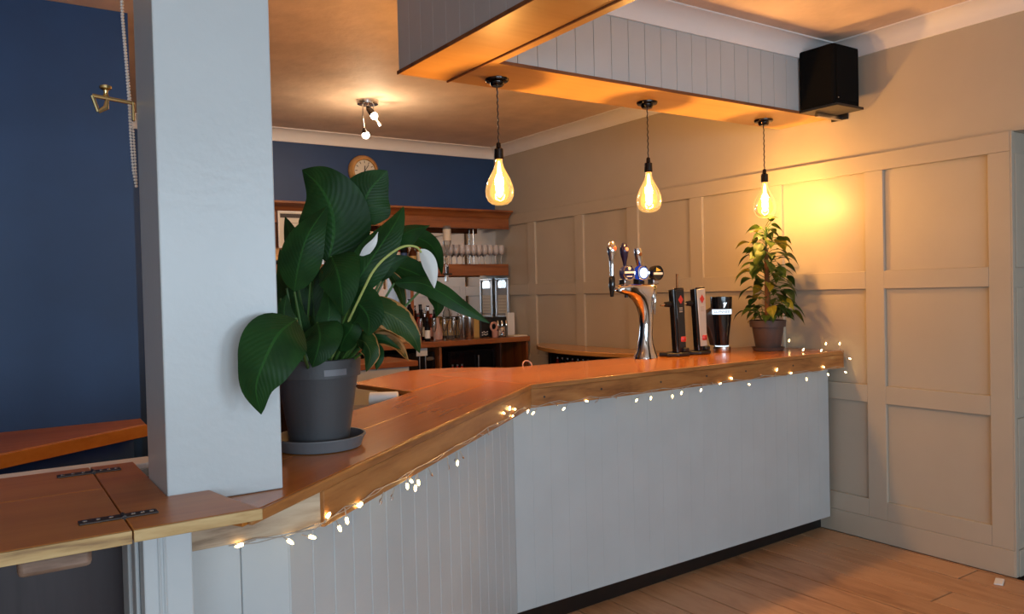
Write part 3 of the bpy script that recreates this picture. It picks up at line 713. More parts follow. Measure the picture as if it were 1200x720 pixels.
def bottle(kind, glassn, labn, capn, loc, label, group, sc=1.0):
    x, y, z = loc; t = thing('bottle', label, 'bottle', loc, group); pr = [(r*sc, h*sc) for r, h in BPROF[kind]]
    MB().lathe(pr, loc, 16).build('body', BM[glassn], t)
    r = pr[2][0]; h0, h1 = pr[2][1]*.22, pr[2][1]*.8
    MB().lathe([(r+.0006, h0), (r+.0006, h1)], loc, 16, cap=False).build('paper_label', LM[labn], t)
    if kind in ('wine', 'spirit'): MB().lathe([(pr[5][0]+.0008, pr[5][1]+.02*sc), (pr[5][0]+.0008, pr[-1][1]+.001), (.002, pr[-1][1]+.002)], loc, 12).build('cap', CAPM[capn], t)
    else: MB().lathe([(pr[-1][0]+.001, pr[-1][1]-.012), (pr[-1][0]+.001, pr[-1][1]+.003), (.002, pr[-1][1]+.004)], loc, 12).build('cap', CAPM[capn], t)
    return t
GN = {'dark': 'black glass', 'amber': 'amber', 'green': 'dark green', 'clear': 'clear', 'red': 'red', 'orange': 'orange', 'brown': 'dark brown', 'white': 'white'}
KN = {'spirit': 'spirit bottle', 'wine': 'tall wine bottle', 'squat': 'squat liqueur bottle', 'mixer': 'small mixer bottle'}
def row(z, y, specs, where, group):
    for i, (px, kind, g, lb, cp, s) in enumerate(specs):
        p = PY(px, 330, y)
        L = '%s %s, %s label, %s cap, %s' % (GN[g], KN[kind], lb, cp, where)
        bottle(kind, g, lb, cp, (p.x, y+((i % 3)-1)*.006, z), L, group, s*.9)
ZS = 1.7675
row(ZS, 6.53, [(326, 'squat', 'brown', 'black', 'black', 1), (336, 'spirit', 'brown', 'red', 'black', 1), (399, 'spirit', 'amber', 'cream', 'black', 1), (407, 'spirit', 'red', 'gold', 'red', 1), (415, 'squat', 'orange', 'cream', 'gold', 1.1), (424, 'spirit', 'orange', 'gold', 'white', 1.05), (433, 'spirit', 'amber', 'white', 'white', 1), (441, 'spirit', 'orange', 'red', 'gold', 1), (450, 'squat', 'orange', 'gold', 'gold', 1.1), (459, 'spirit', 'white', 'red', 'white', .9), (466, 'spirit', 'red', 'cream', 'red', .95), (474.5, 'spirit', 'dark', 'blue', 'silver', .9), (484, 'squat', 'brown', 'gold', 'black', 1.0), (493, 'spirit', 'amber', 'cream', 'gold', 1), (502, 'spirit', 'clear', 'cream', 'silver', 1)],
    'on the upper mirror shelf', 'bottles on the upper back bar shelf')
ZR = 1.1755
row(ZR, 6.31, [(407, 'squat', 'white', 'red', 'red', .9), (419, 'spirit', 'amber', 'cream', 'gold', .95), (430, 'spirit', 'green', 'cream', 'black', .95), (440, 'spirit', 'clear', 'white', 'white', .95), (447, 'wine', 'dark', 'pink', 'white', .8), (456, 'spirit', 'clear', 'cream', 'gold', .9), (463, 'squat', 'dark', 'white', 'black', .95), (479, 'wine', 'dark', 'pink', 'silver', 1.0)],
    'on the pale bottle riser', 'bottles on the pale riser')
row(1.0815, 6.55, [(345, 'wine', 'dark', 'white', 'white', 1), (368, 'wine', 'clear', 'blue', 'black', 1), (412, 'wine', 'green', 'cream', 'black', 1.1), (424, 'wine', 'dark', 'cream', 'gold', 1.15), (436, 'wine', 'clear', 'white', 'black', 1.1), (446.5, 'wine', 'dark', 'white', 'black', 1.1), (457.5, 'wine', 'brown', 'pink', 'red', 1.1), (467, 'wine', 'red', 'black', 'black', 1.1), (492, 'wine', 'dark', 'red', 'black', 1.15), (500, 'wine', 'brown', 'white', 'silver', 1.1), (508, 'spirit', 'dark', 'pink', 'black', 1.1)],
    'behind the riser against the mirror', 'bottles standing against the mirror')
row(1.0815, 6.40, [(488.5, 'spirit', 'red', 'black', 'black', 1.0), (496.5, 'spirit', 'dark', 'cream', 'silver', 1.0), (504.5, 'wine', 'brown', 'pink', 'red', .85), (512.5, 'mixer', 'dark', 'white', 'black', 1.1)], 'beside the upright', 'bottles beside the back bar upright')
row(1.0815, 6.22, [(499, 'wine', 'dark', 'white', 'black', .75)], 'beside the stemmed glasses', 'bottles on the back counter front')
# fridge bottles and side counter bottles
for k, px in enumerate((530, 535.5, 541)):
    p = PY(px, 425, YC+.05); bottle('mixer', 'red', 'pink', 'silver', (p.x, YC+.045, .72), 'small red mixer bottle before the dark fridge glass', 'red bottles before the fridge', .76)
box_ = box('bottle_ledge', f0, f1, YC+.012, YC+.078, .70, .7195, dark_wood, None); tag(box_, 'dark ledge holding red bottles before the fridge', 'ledge')
for k in range(8):
    c = PX(653.5+k*6.0, 420, XW-.22)
    bottle('mixer', 'dark' if k % 3 else 'red', 'red', 'silver', (c.x, c.y, zs-.2795), 'small silver capped mixer bottle under the rounded side counter', 'mixer bottles under the side counter', 1.0)

# optic bottle hung upside down on the shelf front
op = thing('optic_bottle', 'upside-down bottle with cream label on an optic at the upper shelf edge', 'optic bottle', tuple(PY(522, 330, 6.38)))
o0 = PY(522, 265, 6.385); ox = o0.x; zb = PY(523, 300, 6.385).z; zt_o = o0.z
L_ = zt_o-zb
MB().lathe([(.012, 0), (.0125, L_*.15), (.03, L_*.32), (.037, L_*.42), (.037, L_*.98), (.03, L_)], (ox, 6.362, zb), 16).build('body', BM['clear'], op)
MB().lathe([(.0376, L_*.5), (.0376, L_*.88)], (ox, 6.362, zb), 16, cap=False).build('paper_label', LM['cream'], op)
MB().lathe([(.014, -.005), (.022, -.02), (.022, -.075), (.012, -.08), (.012, -.10)], (ox, 6.362, zb), 14).build('measure', clear, op)
zo = PY(525, 330, 6.37).z
box('optic_bracket', ox-.012, ox+.012, 6.374, 6.4045, zo+.0, zb-.02, steel, op, .002)
MB().lathe([(.006, -.16), (.010, -.155), (.010, -.105), (.016, -.1)], (ox, 6.362, zb), 12).build('nozzle', black, op)
box('push_bar', ox-.04, ox+.04, 6.352, 6.372, zb-.175, zb-.161, black, op, .002)

# wine glasses
def glassware(name, label, cat, pr, loc, group, m=clear, extra=None):
    t = thing(name, label, cat, loc, group)
    MB().lathe(pr['bowl'], loc, 18, cap=False).build('bowl', m, t)
    if 'stem' in pr: MB().lathe(pr['stem'], loc, 12).build('stem', m, t)
    if 'foot' in pr: MB().lathe(pr['foot'], loc, 18).build('foot', m, t)
    if extra: MB().lathe(extra[0], loc, 14).build('drink', extra[1], t)
    return t
WG = {'bowl': [(.004, .088), (.018, .095), (.028, .108), (.0325, .128), (.0325, .15), (.029, .185), (.0278, .185), (.031, .15), (.031, .128), (.026, .11), (.016, .098), (.003, .092)],
      'stem': [(.005, .004), (.0035, .02), (.0035, .08), (.005, .088)], 'foot': [(.031, 0), (.031, .002), (.006, .005)]}
g_rosy = glass('shelf_glass', (.97, .95, .94), 1.5, .03, None, .26, (1, .93, .9))
gl = glassware('wine_glass', 'stemmed wine glass in the front row along the upper shelf edge', 'glass', WG, (3.66, 6.47, ZS+.0005), 'wine glasses on the upper shelf', g_rosy)
xa, xb_ = PY(528, 310, 6.47).x, XW-.055
gl.location.x = xa
for j in range(2):
    for i in range(10):
        if i == 0 and j == 0: continue
        dup(gl, (xa+(xb_-xa)*(i+.0*j)/9.0-(.0 if j == 0 else .0), 6.47+j*.105, ZS+.0005), 0, 'stemmed wine glass in the back row nearest the upper mirror' if j else None)
FL = {'bowl': [(.003, .075), (.014, .09), (.021, .12), (.022, .15), (.0185, .205), (.0175, .205), (.0205, .15), (.0195, .12), (.012, .092), (.002, .08)],
      'stem': [(.004, .004), (.003, .02), (.003, .07), (.004, .078)], 'foot': [(.027, 0), (.027, .002), (.005, .005)]}
peach = plain('peach_label_tint', (.62, .36, .2), .4)
for px, yy in ((493, 6.20), (509, 6.19), (521, 6.20), (532, 6.17), (540, 6.19)):
    p = PY(px, 392, yy); glassware('flute_glass', 'slender stemmed glass on the back counter in front of the gold tin', 'glass', FL, (p.x, yy, 1.0815), 'stemmed glasses on the back counter')
p = PY(513, 390, 6.30); t = thing('carafe', 'pink frosted bottle shaped carafe among the stemmed glasses', 'carafe', (p.x, 6.30, 1.0815))
MB().lathe([(.03, 0), (.042, .006), (.045, .05), (.04, .10), (.02, .15), (.017, .19), (.021, .20)], (p.x, 6.30, 1.0815), 18).build('body', glass('pink_glass', (.9, .7, .6), 1.5, .1, None, .6, (.75, .5, .42)), t)
gt = thing('gold_tin', 'pale gold box tin behind the stemmed glasses', 'tin', (3.6, 6.4, 1.0815))
a, b_ = PY(521, 385, 6.42).x, PY(547, 385, 6.42).x
box('body', a, b_, 6.40, 6.50, 1.0815, 1.245, LM['gold'], gt, .006)
box('band', a-.001, b_+.001, 6.399, 6.501, 1.085, 1.11, ink, gt)
for px, yy, nm in ((528, 6.33, 'left'), (538, 6.34, 'mid')):
    p = PY(px, 380, yy); t = thing('decanter', 'clear glass decanter with pointed stopper before the gold tin', 'decanter', (p.x, yy, 1.0815), 'clear decanters before the gold tin')
    MB().lathe([(.03, 0), (.036, .01), (.036, .12), (.028, .15), (.012, .18), (.012, .21), (.018, .215)], (p.x, yy, 1.0815), 18).build('body', clear, t)
    MB().lathe([(.010, .2155), (.016, .225), (.014, .245), (.003, .275)], (p.x, yy, 1.0815), 14).build('stopper', clear, t)
p = PY(550.5, 396, 6.17); t = thing('steel_shaker', 'brushed steel cocktail tin on the back counter', 'shaker', (p.x, 6.17, 1.0815))
MB().lathe([(.034, 0), (.037, .004), (.043, .19), (.045, .192), (.045, .198), (.041, .198), (.036, .01)], (p.x, 6.17, 1.0815), 24).build('body', steel, t)
p = PY(543.5, 396, 6.27); t = thing('steel_jug', 'dull steel tall jug behind the cocktail tin', 'jug', (p.x, 6.27, 1.0815))
MB().lathe([(.036, 0), (.038, .004), (.038, .21), (.034, .21), (.033, .01)], (p.x, 6.27, 1.0815), 20).build('body', steel, t)
p = PY(557, 396, 6.32); box_ = box('card_box', p.x-.03, p.x+.03, 6.29, 6.36, 1.0815, 1.27, LM['gold'], None, .003); tag(box_, 'yellow card carton between the steel tin and the black box', 'carton')
# pink stopper bottle behind
p = PY(547, 360, 6.45); bottle('wine', 'clear', 'cream', 'red', (p.x, 6.52, 1.0815), 'clear wine bottle with red stopper behind the steel jug', 'bottles on the back counter front', 1.15)
kb = thing('black_box', 'black counter box with white dotted pattern beside the plaque', 'box', (3.9, 6.3, 1.0815))
a, b_ = PY(563, 385, 6.27).x, PY(594, 385, 6.27).x
box('body', a, b_, 6.27, 6.42, 1.0815, 1.265, black, kb, .004)
for i in range(4):
    for j in range(2):
        MB().ball((a+.02+i*.018, 6.269, 1.105+j*.022+(i % 2)*.006), .006, 8, 5).build('dot', white, kb)
mg = thing('pale_mug', 'pale pink mug with round handle before the black box', 'mug', tuple(PY(580, 392, 6.2)))
p = PY(580, 392, 6.2); mg.location.z = 1.0815; WL[mg] = Vector((p.x, 6.2, 1.0815)); mg.location = WL[mg]
MB().lathe([(.026, 0), (.028, .004), (.028, .06), (.026, .062), (.025, .06), (.024, .006)], (p.x, 6.2, 1.0815), 18).build('body', LM['pink'], mg)
ringp = [(p.x-.01+.034*math.cos(t*.3142), 6.2, 1.0815+.10+.036*math.sin(t*.3142)) for t in range(21)]
MB().tube(ringp, .011, 8).build('handle', LM['pink'], mg)
jr = thing('glass_jar', 'patterned glass jar of sundries at the end of the back counter', 'jar', (4.1, 6.2, 1.0815))
p = PY(588, 392, 6.19)
MB().lathe([(.04, 0), (.045, .006), (.045, .09), (.04, .10), (.036, .098), (.041, .088), (.041, .01)], (p.x, 6.19, 1.0815), 20).build('body', clear, jr)
for k in range(9):
    a_ = k*2.4; MB().ball((p.x+.022*math.cos(a_), 6.19+.022*math.sin(a_), 1.0815+.018+.008*k), .014, 8, 5).build('sweet', [LM['pink'], white, copper][k % 3], jr)
for k in range(3):
    p = PY(583+k*5, 375, 6.245); t = thing('salt_shaker', 'small steel topped shaker standing behind the glass jar', 'shaker', (p.x, 6.245, 1.0815), 'shakers behind the jar')
    MB().lathe([(.012, 0), (.014, .003), (.014, .10), (.012, .105)], (p.x, 6.245, 1.0815), 12).build('body', clear, t)
    MB().lathe([(.0145, .105), (.0145, .14), (.006, .152)], (p.x, 6.245, 1.0815), 12).build('cap', chrome, t)
p = PX(599, 385, XW-.06); ct = box('menu_carton', XW-.11, XW-.03, 6.30, 6.335, 1.0815, 1.30, white, None, .002); tag(ct, 'tall white menu card standing at the wall end of the back counter', 'menu card')
for k in range(3):
    pp = box('paper_sheet', XW-.17+.004*k, XW-.02-.003*k, 6.10+.003*k, 6.22, 1.0815+.004*k, 1.0852+.004*k, paper, None); tag(pp, 'loose cream paper sheet stacked flat by the panelled wall', 'paper', 'papers on the back counter')
# towel roll on the shelf under the bar top
tr_ = thing('paper_roll', 'white paper roll lying under the inner bar top', 'paper roll', (1.36, 2.98, 1.0))
a, b_ = PD(434, 470, 3.15), PD(466, 463, 3.15)
zc_ = a.z; b_.z = zc_+.0
MB().tube([a, b_], .034, 18).build('roll', white, tr_)
MB().tube([a-(b_-a)*.01, b_+(b_-a)*.01], .013, 12).build('core', pale_wood, tr_)
rk = thing('under_shelf', 'dark shelf under the inner bar top holding the paper roll', 'shelf', (1.4, 3.1, .9))
mid = (a+b_)/2; dx2 = (b_-a).normalized(); nn = Vector((-dx2.y, dx2.x, 0))
MB().obox((mid.x, mid.y, zc_-.044), dx2*.15, nn*.14, (0, 0, .0095)).build('board', dark_wood, rk)
# small red-white ring lying on bar's far side
p = PZ(620, 428, 1.06)
wr_ = MB().tube([(2.46+.03*math.cos(t*.4488), 3.53+.012*math.sin(t*.4488), 1.095+.028*math.sin(t*.4488)) for t in range(15)], .004, 6).build('bar_towel_ring', LM['pink'], None); tag(wr_, 'thin pink ring hooked on the inner edge of the bar top', 'ring')
hk = wr_

# ------------------------------------------------------------------ beer taps
YT = 3.36
def X3(px, y=YT): return PY(px, 380, y).x
def Zz(px, py, y=YT): return PY(px, py, y).z
bt = thing('beer_tower', 'chrome swan-necked beer tower with three round badges on the bar top', 'beer tower', (X3(756), YT, ZT))
z420 = Zz(756, 420)
secs = []
for py, xl, xr, dp in ((420, 746, 767, .056), (417, 746.5, 766.5, .055), (412, 748.5, 765.5, .046), (403, 749.5, 763.5, .036), (394, 751, 762.5, .033), (381, 751.5, 762.8, .033), (368, 750.5, 763.5, .034), (360, 748, 764.5, .036), (352, 743.5, 766, .040), (347, 738, 767, .043), (344, 731, 767.6, .044), (341, 722.5, 768, .044), (337, 722, 768.5, .044), (334, 724, 768, .038), (333, 727, 766, .03)):
    z = ZT+.0005+(Zz(756, py)-z420); secs.append((z, PY(xl, py, YT).x, PY(xr, py, YT).x, YT-dp, YT+dp))
MB().loft(secs, 32).build('column', chrome, bt, angle=60)
ztop = secs[-1][0]
def badge(px, m1, m2, kind):
    x = X3(px); zc2 = Zz(px, 320.3); y = YT-.035
    MB().box(x-.022, x+.022, YT-.03, YT+.02, ztop-.004, ztop+.03).build('badge_mount', steel if kind != 1 else black, bt, .004)
    bd = MB().lathe([(.020, .03), (.041, .028), (.043, .012), (.0435, -.004), (.040, -.010), (.002, -.010)], (x, y, zc2), 28, 1).build('badge', m1, bt)
    MB().lathe([(.0395, -.0102), (.0435, -.008), (.042, -.0135), (.037, -.0115)], (x, y, zc2), 28, 1, False).build('rim', chrome if kind != 2 else black_gloss, bd)
    if kind == 0:
        box('word_band', x-.034, x+.034, y-.013, y-.0105, zc2-.003, zc2+.009, white, bd); MB().lathe([(.010, -.0135), (.010, -.0105)], (x, y, zc2+.025), 14, 1).build('emblem', paper, bd)
        box('word_band', x-.02, x+.02, y-.013, y-.0105, zc2-.022, zc2-.017, white, bd)
    elif kind == 1:
        MB().lathe([(.030, -.014), (.030, -.0105)], (x, y, zc2), 24, 1).build('lit_face', badge_lit, bd)
    else:
        box('word_band', x-.034, x+.034, y-.013, y-.0105, zc2-.010, zc2+.003, white, bd)
        MB().add([(x-.018, y-.013, zc2+.008), (x+.022, y-.013, zc2+.014), (x-.014, y-.013, zc2+.032), (x-.006, y-.013, zc2+.016)], [(0, 1, 3), (0, 3, 2), (3, 1, 2)]).build('emblem', plain('gold_mark', (.65, .45, .06), .4), bd)
badge(732.4, plain('navy_badge', (.02, .025, .12), .25), None, 0)
badge(749, badge_blue, None, 1)
badge(765.8, black_gloss, None, 2)
navy_g = plain('navy_gloss', (.015, .012, .05), .15, .2)
def handle(px0, py0, px1, py1, y, mats, ws_):
    a, b = PY(px0, py0, y), PY(px1, py1, y)
    k = len(ws_); pts = [a+(b-a)*(i/(k-1)) for i in range(k)]
    h = MB().tube(pts, ws_, 14).build('tap_handle', mats[0], bt)
    d = (b-a).normalized()
    hr = max(ws_)
    MB().lathe([(.001, -.004), (.010, -.003), (.012, .0), (.012, .006)], (b.x-d.x*.03, b.y-hr+.002, b.z-.036), 16, 1).build('handle_badge', mats[1], h)
    return a, b
handle(732.3, 313, 731, 285, YT+.03, (navy_g, LM['pink']), [.010, .010, .014, .020, .024, .026, .022, .010])
handle(750, 313, 746.5, 291, YT+.03, (chrome, copper), [.016, .018, .020, .022, .023, .022, .019])
handle(717.2, 326, 716.8, 284, YT+.0, (chrome, plain('red_orange', (.55, .12, .06), .3)), [.012, .012, .013, .014, .018, .026, .027, .014])
a, b = PY(717.2, 348, YT), PY(717.2, 323, YT)
MB().tube([a, a+(b-a)*.2, a+(b-a)*.5, a+(b-a)*.9, b], [.010, .012, .019, .017, .011], 14).build('spout', black_gloss, bt)
MB().tube([PY(717.2, 337, YT), PY(724, 338, YT)], .012, 10).build('spout_arm', chrome, bt)
MB().tube([PY(734, 349, YT+.02), PY(734, 341, YT+.02)], .011, 10).build('spout', black, bt)
MB().tube([PY(766, 341, YT-.03), PY(767.5, 350, YT-.045), PY(767.5, 356, YT-.045), PY(767.3, 369, YT-.045)], [.012, .012, .008, .004], 10).build('nozzle', chrome, bt)

def dispenser(pxc, m_front, label, rod, group=None):
    y = 3.34; x = X3(pxc, y); t = thing('beer_font', label, 'beer font', (x, y, ZT))
    # foot
    MB().prism([(x-.075, y-.02), (x-.03, y-.075), (x+.06, y-.075), (x+.075, y-.03), (x+.06, y+.06), (x-.06, y+.06)], ZT+.0005, ZT+.022).build('foot', black, t, .006)
    MB().prism([(x+.018, y-.07), (x+.062, y-.07), (x+.068, y+.02), (x+.03, y+.02)], ZT+.0225, ZT+.05).build('foot_wedge', black, t, .008)
    H_ = .40
    def sec(k, f):
        return [(x-.044, y-.015), (x-.044, y-.05), (x-.036, y-.055), (x+.040, y-.055), (x+.046, y-.05), (x+.046, y-.015)]
    m = MB(); lo = [(p[0]*.85+(x+.0)*.15+.012, p[1]) for p in sec(0, 0)]; hi = [(p[0]-.004, p[1]) for p in sec(0, 1)]
    v = [(p[0], p[1], ZT+.0225) for p in lo]+[(p[0]*.0+q_[0], q_[1], ZT+H_-(.0 if i_ > 1 else .012)) for i_, (p, q_) in enumerate(zip(lo, hi))]
    n = 6; m.add(v, [tuple(range(n))[::-1], tuple(range(n, 2*n))]+[(i, (i+1) % n, n+(i+1) % n, n+i) for i in range(n)])
    # orientation of ring: make it consistent
    body = m.build('body', black_gloss, t, .008)
    # front plate
    vb = [(lo[2][0]+.006, y-.0565, ZT+.05), (lo[3][0]-.004, y-.0565, ZT+.05), (hi[3][0]-.003, y-.0565, ZT+H_-.008), (hi[2][0]+.004, y-.0565, ZT+H_-.012)]
    vb2 = [(a_, b2-.005, c_) for a_, b2, c_ in vb]
    m = MB().add(vb+vb2, [(0, 1, 2, 3), (7, 6, 5, 4), (0, 4, 5, 1), (1, 5, 6, 2), (2, 6, 7, 3), (3, 7, 4, 0)])
    pl = m.build('front_plate', m_front, t, .002)
    cx2 = (hi[2][0]+hi[3][0])/2+.006; zc3 = ZT+H_-.07
    MB().add([(cx2-.02, y-.0628, zc3), (cx2, y-.0628, zc3-.027), (cx2+.02, y-.0628, zc3), (cx2, y-.0628, zc3+.027)], [(0, 1, 2, 3)]).build('red_diamond', red, pl)
    for k in range(3): box('small_print', cx2-.012, cx2+.014, y-.0628, y-.0618, zc3-.05-k*.011, zc3-.046-k*.011, MATS['faded_print0'], pl)
    MB().lathe([(.024, ZT+.085), (.027, ZT+.09), (.027, ZT+.11), (.024, ZT+.115)], ((lo[2][0]+lo[3][0])/2+.008, y-.045, 0), 16).build('red_collar', red, t)
    MB().tube([(x-.044, y-.02, ZT+H_-.095), (x-.08, y-.02, ZT+H_-.095)], [.018, .014], 12).build('knob', black, t)
    MB().tube([(x-.08, y-.02, ZT+H_-.095), (x-.115, y-.02, ZT+H_-.10)], [.007, .006], 8).build('lever', chrome, t)
    if rod: MB().tube([(x+.012, y-.03, ZT+H_-.002), (x+.012, y-.03, ZT+H_+.08)], .0075, 10).build('tap_rod', copper, t)
dispenser(788.5, black_gloss, 'black slanted beer font with copper rod beside the chrome tower', True)
dispenser(813.5, plain('worn_silver', (.66, .64, .62), .32, .55), 'silver fronted beer font between the black one and the stout tap', False)

# stout font: glass shaped column with lit band
yG = 3.33; xG = X3(845.5, yG)
gf = thing('stout_font', 'black glass-shaped stout font with white lit lettering and steel base', 'stout font', (xG, yG, ZT))
MB().lathe([(.052, .0005), (.053, .004), (.053, .03), (.047, .034)], (xG, yG, ZT), 28).build('base_ring', steel, gf)
bodyp = [(.040, .0345), (.042, .045), (.046, .09), (.053, .15), (.060, .21), (.064, .26), (.066, .32), (.066, .338), (.05, .342)]
MB().lathe(bodyp, (xG, yG, ZT), 32).build('body', black_gloss, gf, angle=50)
MB().lathe([(.0405, .034), (.0415, .044)], (xG, yG, ZT), 28, cap=False).build('lit_ring', badge_lit, gf)
# band of light on the customer side
def bandpts(z0, z1, a0, a1, r0, n=14):
    v = []; f = []
    for i in range(n+1):
        a = a0+(a1-a0)*i/n
        for z in (z0, z1): v.append((xG+r0*math.cos(a), yG+r0*math.sin(a), ZT+z))
    for i in range(n): f.append((2*i, 2*i+2, 2*i+3, 2*i+1))
    return MB().add(v, f)
ac = math.atan2(-yG, -xG)      # towards the customers
lb = bandpts(.232, .262, ac-1.0, ac+1.15, .0662)
lb.build('lit_band', badge_lit, gf)
tm = text_mesh('GUINNESS', .024)
tv = []
for v in tm.vertices:
    a = ac+.10+v.co.x/.067*.95; tv.append((xG+(.0668+v.co.z)*math.cos(a), yG+(.0668+v.co.z)*math.sin(a), ZT+.247+v.co.y))
m = MB().add(tv, [tuple(p.vertices) for p in tm.polygons]); m.build('lettering', ink, gf, smooth=False)
# harp
hp = [(-.010, -.016), (-.004, -.016), (.010, .010), (.012, .018), (.004, .014), (-.004, .018), (-.012, .012), (-.008, .004)]
m = MB(); hv = [(xG+.0672*math.cos(ac+.35+q_[0]/.067), yG+.0672*math.sin(ac+.35+q_[0]/.067), ZT+.287+q_[1]) for q_ in hp]
m.add(hv, [tuple(range(8))]); m.build('harp_emblem', badge_lit, gf, smooth=False)
# curved arm behind
sa = [(-.16, .19), (-.11, .245), (-.04, .275), (-.02, .27), (-.02, .04), (-.05, .04), (-.065, .09), (-.085, .14), (-.12, .175)]
m = MB().extr([(q_[0], q_[1]) for q_ in sa], (xG, yG+.015, ZT), (xG, yG+.055, ZT), (1, 0, 0), (0, 0, 1)); m.build('arm', plain('dark_brown_plastic', (.05, .028, .02), .35), gf, .006)

# ------------------------------------------------------------------ peace lily
pc = PZ(375, 524, ZT); LX, LY = pc.x, pc.y
ly = thing('peace_lily', 'large peace lily in a charcoal pot beside the grey post', 'potted plant', (LX, LY, ZT))
MB().lathe([(.10, .0006), (.108, .002), (.118, .03), (.121, .031), (.121, .034), (.115, .034), (.105, .008), (.001, .008)], (LX, LY, ZT), 40).build('saucer', saucer_grey, ly)
pot = MB().lathe([(.072, .0085), (.076, .012), (.103, .185), (.104, .19), (.111, .19), (.113, .235), (.109, .237), (.105, .232), (.10, .21), (.001, .205)], (LX, LY, ZT), 40).build('pot', pot_grey, ly)
b0 = PD(392, 436, CF.dot(Vector((LX, LY, ZT))-C0)-.112); 
m = MB(); v = []
ac2 = math.atan2(b0.y-LY, b0.x-LX)
for i in range(9):
    a = ac2-.0+(i/8-.35)*.55
    for z in (.197, .213): v.append((LX+(.1125+.0012)*math.cos(a), LY+(.1125+.0012)*math.sin(a), ZT+z))
m.add(v, [(2*i, 2*i+2, 2*i+3, 2*i+1) for i in range(8)]); m.build('sticker', plain('grey_sticker', (.13, .13, .145), .4), pot)
MB().lathe([(.099, .206), (.06, .216), (.001, .22)], (LX, LY, ZT), 24).build('soil', soil, ly)
LD = CF.dot(Vector((LX, LY, ZT))-C0)          # depth of the plant axis
rootz = ZT+.215
def catmull(P, n):
    out = []
    Q = [P[0]*2-P[1]]+P+[P[-1]*2-P[-2]]
    for i in range(1, len(Q)-2):
        for k in range(n):
            t = k/n; a, b, c, d = Q[i-1:i+3]
            out.append(.5*((2*b)+(c-a)*t+(2*a-5*b+4*c-d)*t*t+(3*b-a-3*c+d)*t**3))
    out.append(P[-1]); return out
def blade(mid, w, roll, fold, m, parent, depth0, name='leaf', shape=0, wav=.0, ftan=None):
    """mid: [(px,py,dd)] base to tip; w: half width in px; roll turns the blade about its midrib; fold lifts both halves"""
    P = [PD(a, b, depth0+d) for a, b, d in mid]; pts = catmull(P, 6); n = len(pts)
    acc = [0]
    for i in range(1, n): acc.append(acc[-1]+(pts[i]-pts[i-1]).length)
    tot = acc[-1]; me = MB(); uv = []; K = 4
    sc_ = depth0/FPX
    for i, p in enumerate(pts):
        t = acc[i]/tot; tg = (pts[min(i+1, n-1)]-pts[max(i-1, 0)]).normalized()
        pr_ = tg.cross(CF).normalized()
        rl = roll[0]+(roll[1]-roll[0])*t if isinstance(roll, tuple) else roll
        s = (Matrix.Rotation(rl, 3, tg) @ pr_).normalized(); nr = s.cross(tg).normalized()
        if shape == 0: prof_ = (math.sin(math.pi*min(1, t**.75*1.0))**.8)*(1-.12*t) if 0 < t < 1 else 0
        elif shape == 1: prof_ = (math.sin(math.pi*t**.6)**.75) if 0 < t < 1 else 0     # broad near base
        else: prof_ = math.sin(math.pi*t)**1.2 if 0 < t < 1 else 0
        hw = max(w*sc_*prof_, .0006)
        for k in range(-K, K+1):
            u = k/K
            me.v.append(p+s*(u*hw)+nr*(fold*hw*(abs(u)**1.3)+wav*hw*math.sin(t*17+u*2.5)*abs(u)))
            uv.append((u, t))
    R = 2*K+1
    for i in range(n-1):
        for k in range(2*K): me.f.append((i*R+k, i*R+k+1, (i+1)*R+k+1, (i+1)*R+k))
    me.uv = uv
    return me.build(name, m, parent, angle=180)
def petiole(pts, parent, m, r0=.005, r1=.0035, depth0=LD):
    P = [Vector((LX+pts[0][0], LY+pts[0][1], rootz-.01))]+[PD(a, b, depth0+d) for a, b, d in pts[1:]]
    Q = catmull(P, 6) if len(P) > 2 else P
    n = len(Q); return MB().tube(Q, [r0+(r1-r0)*i/(n-1) for i in range(n)], 7).build('stem', m, parent)
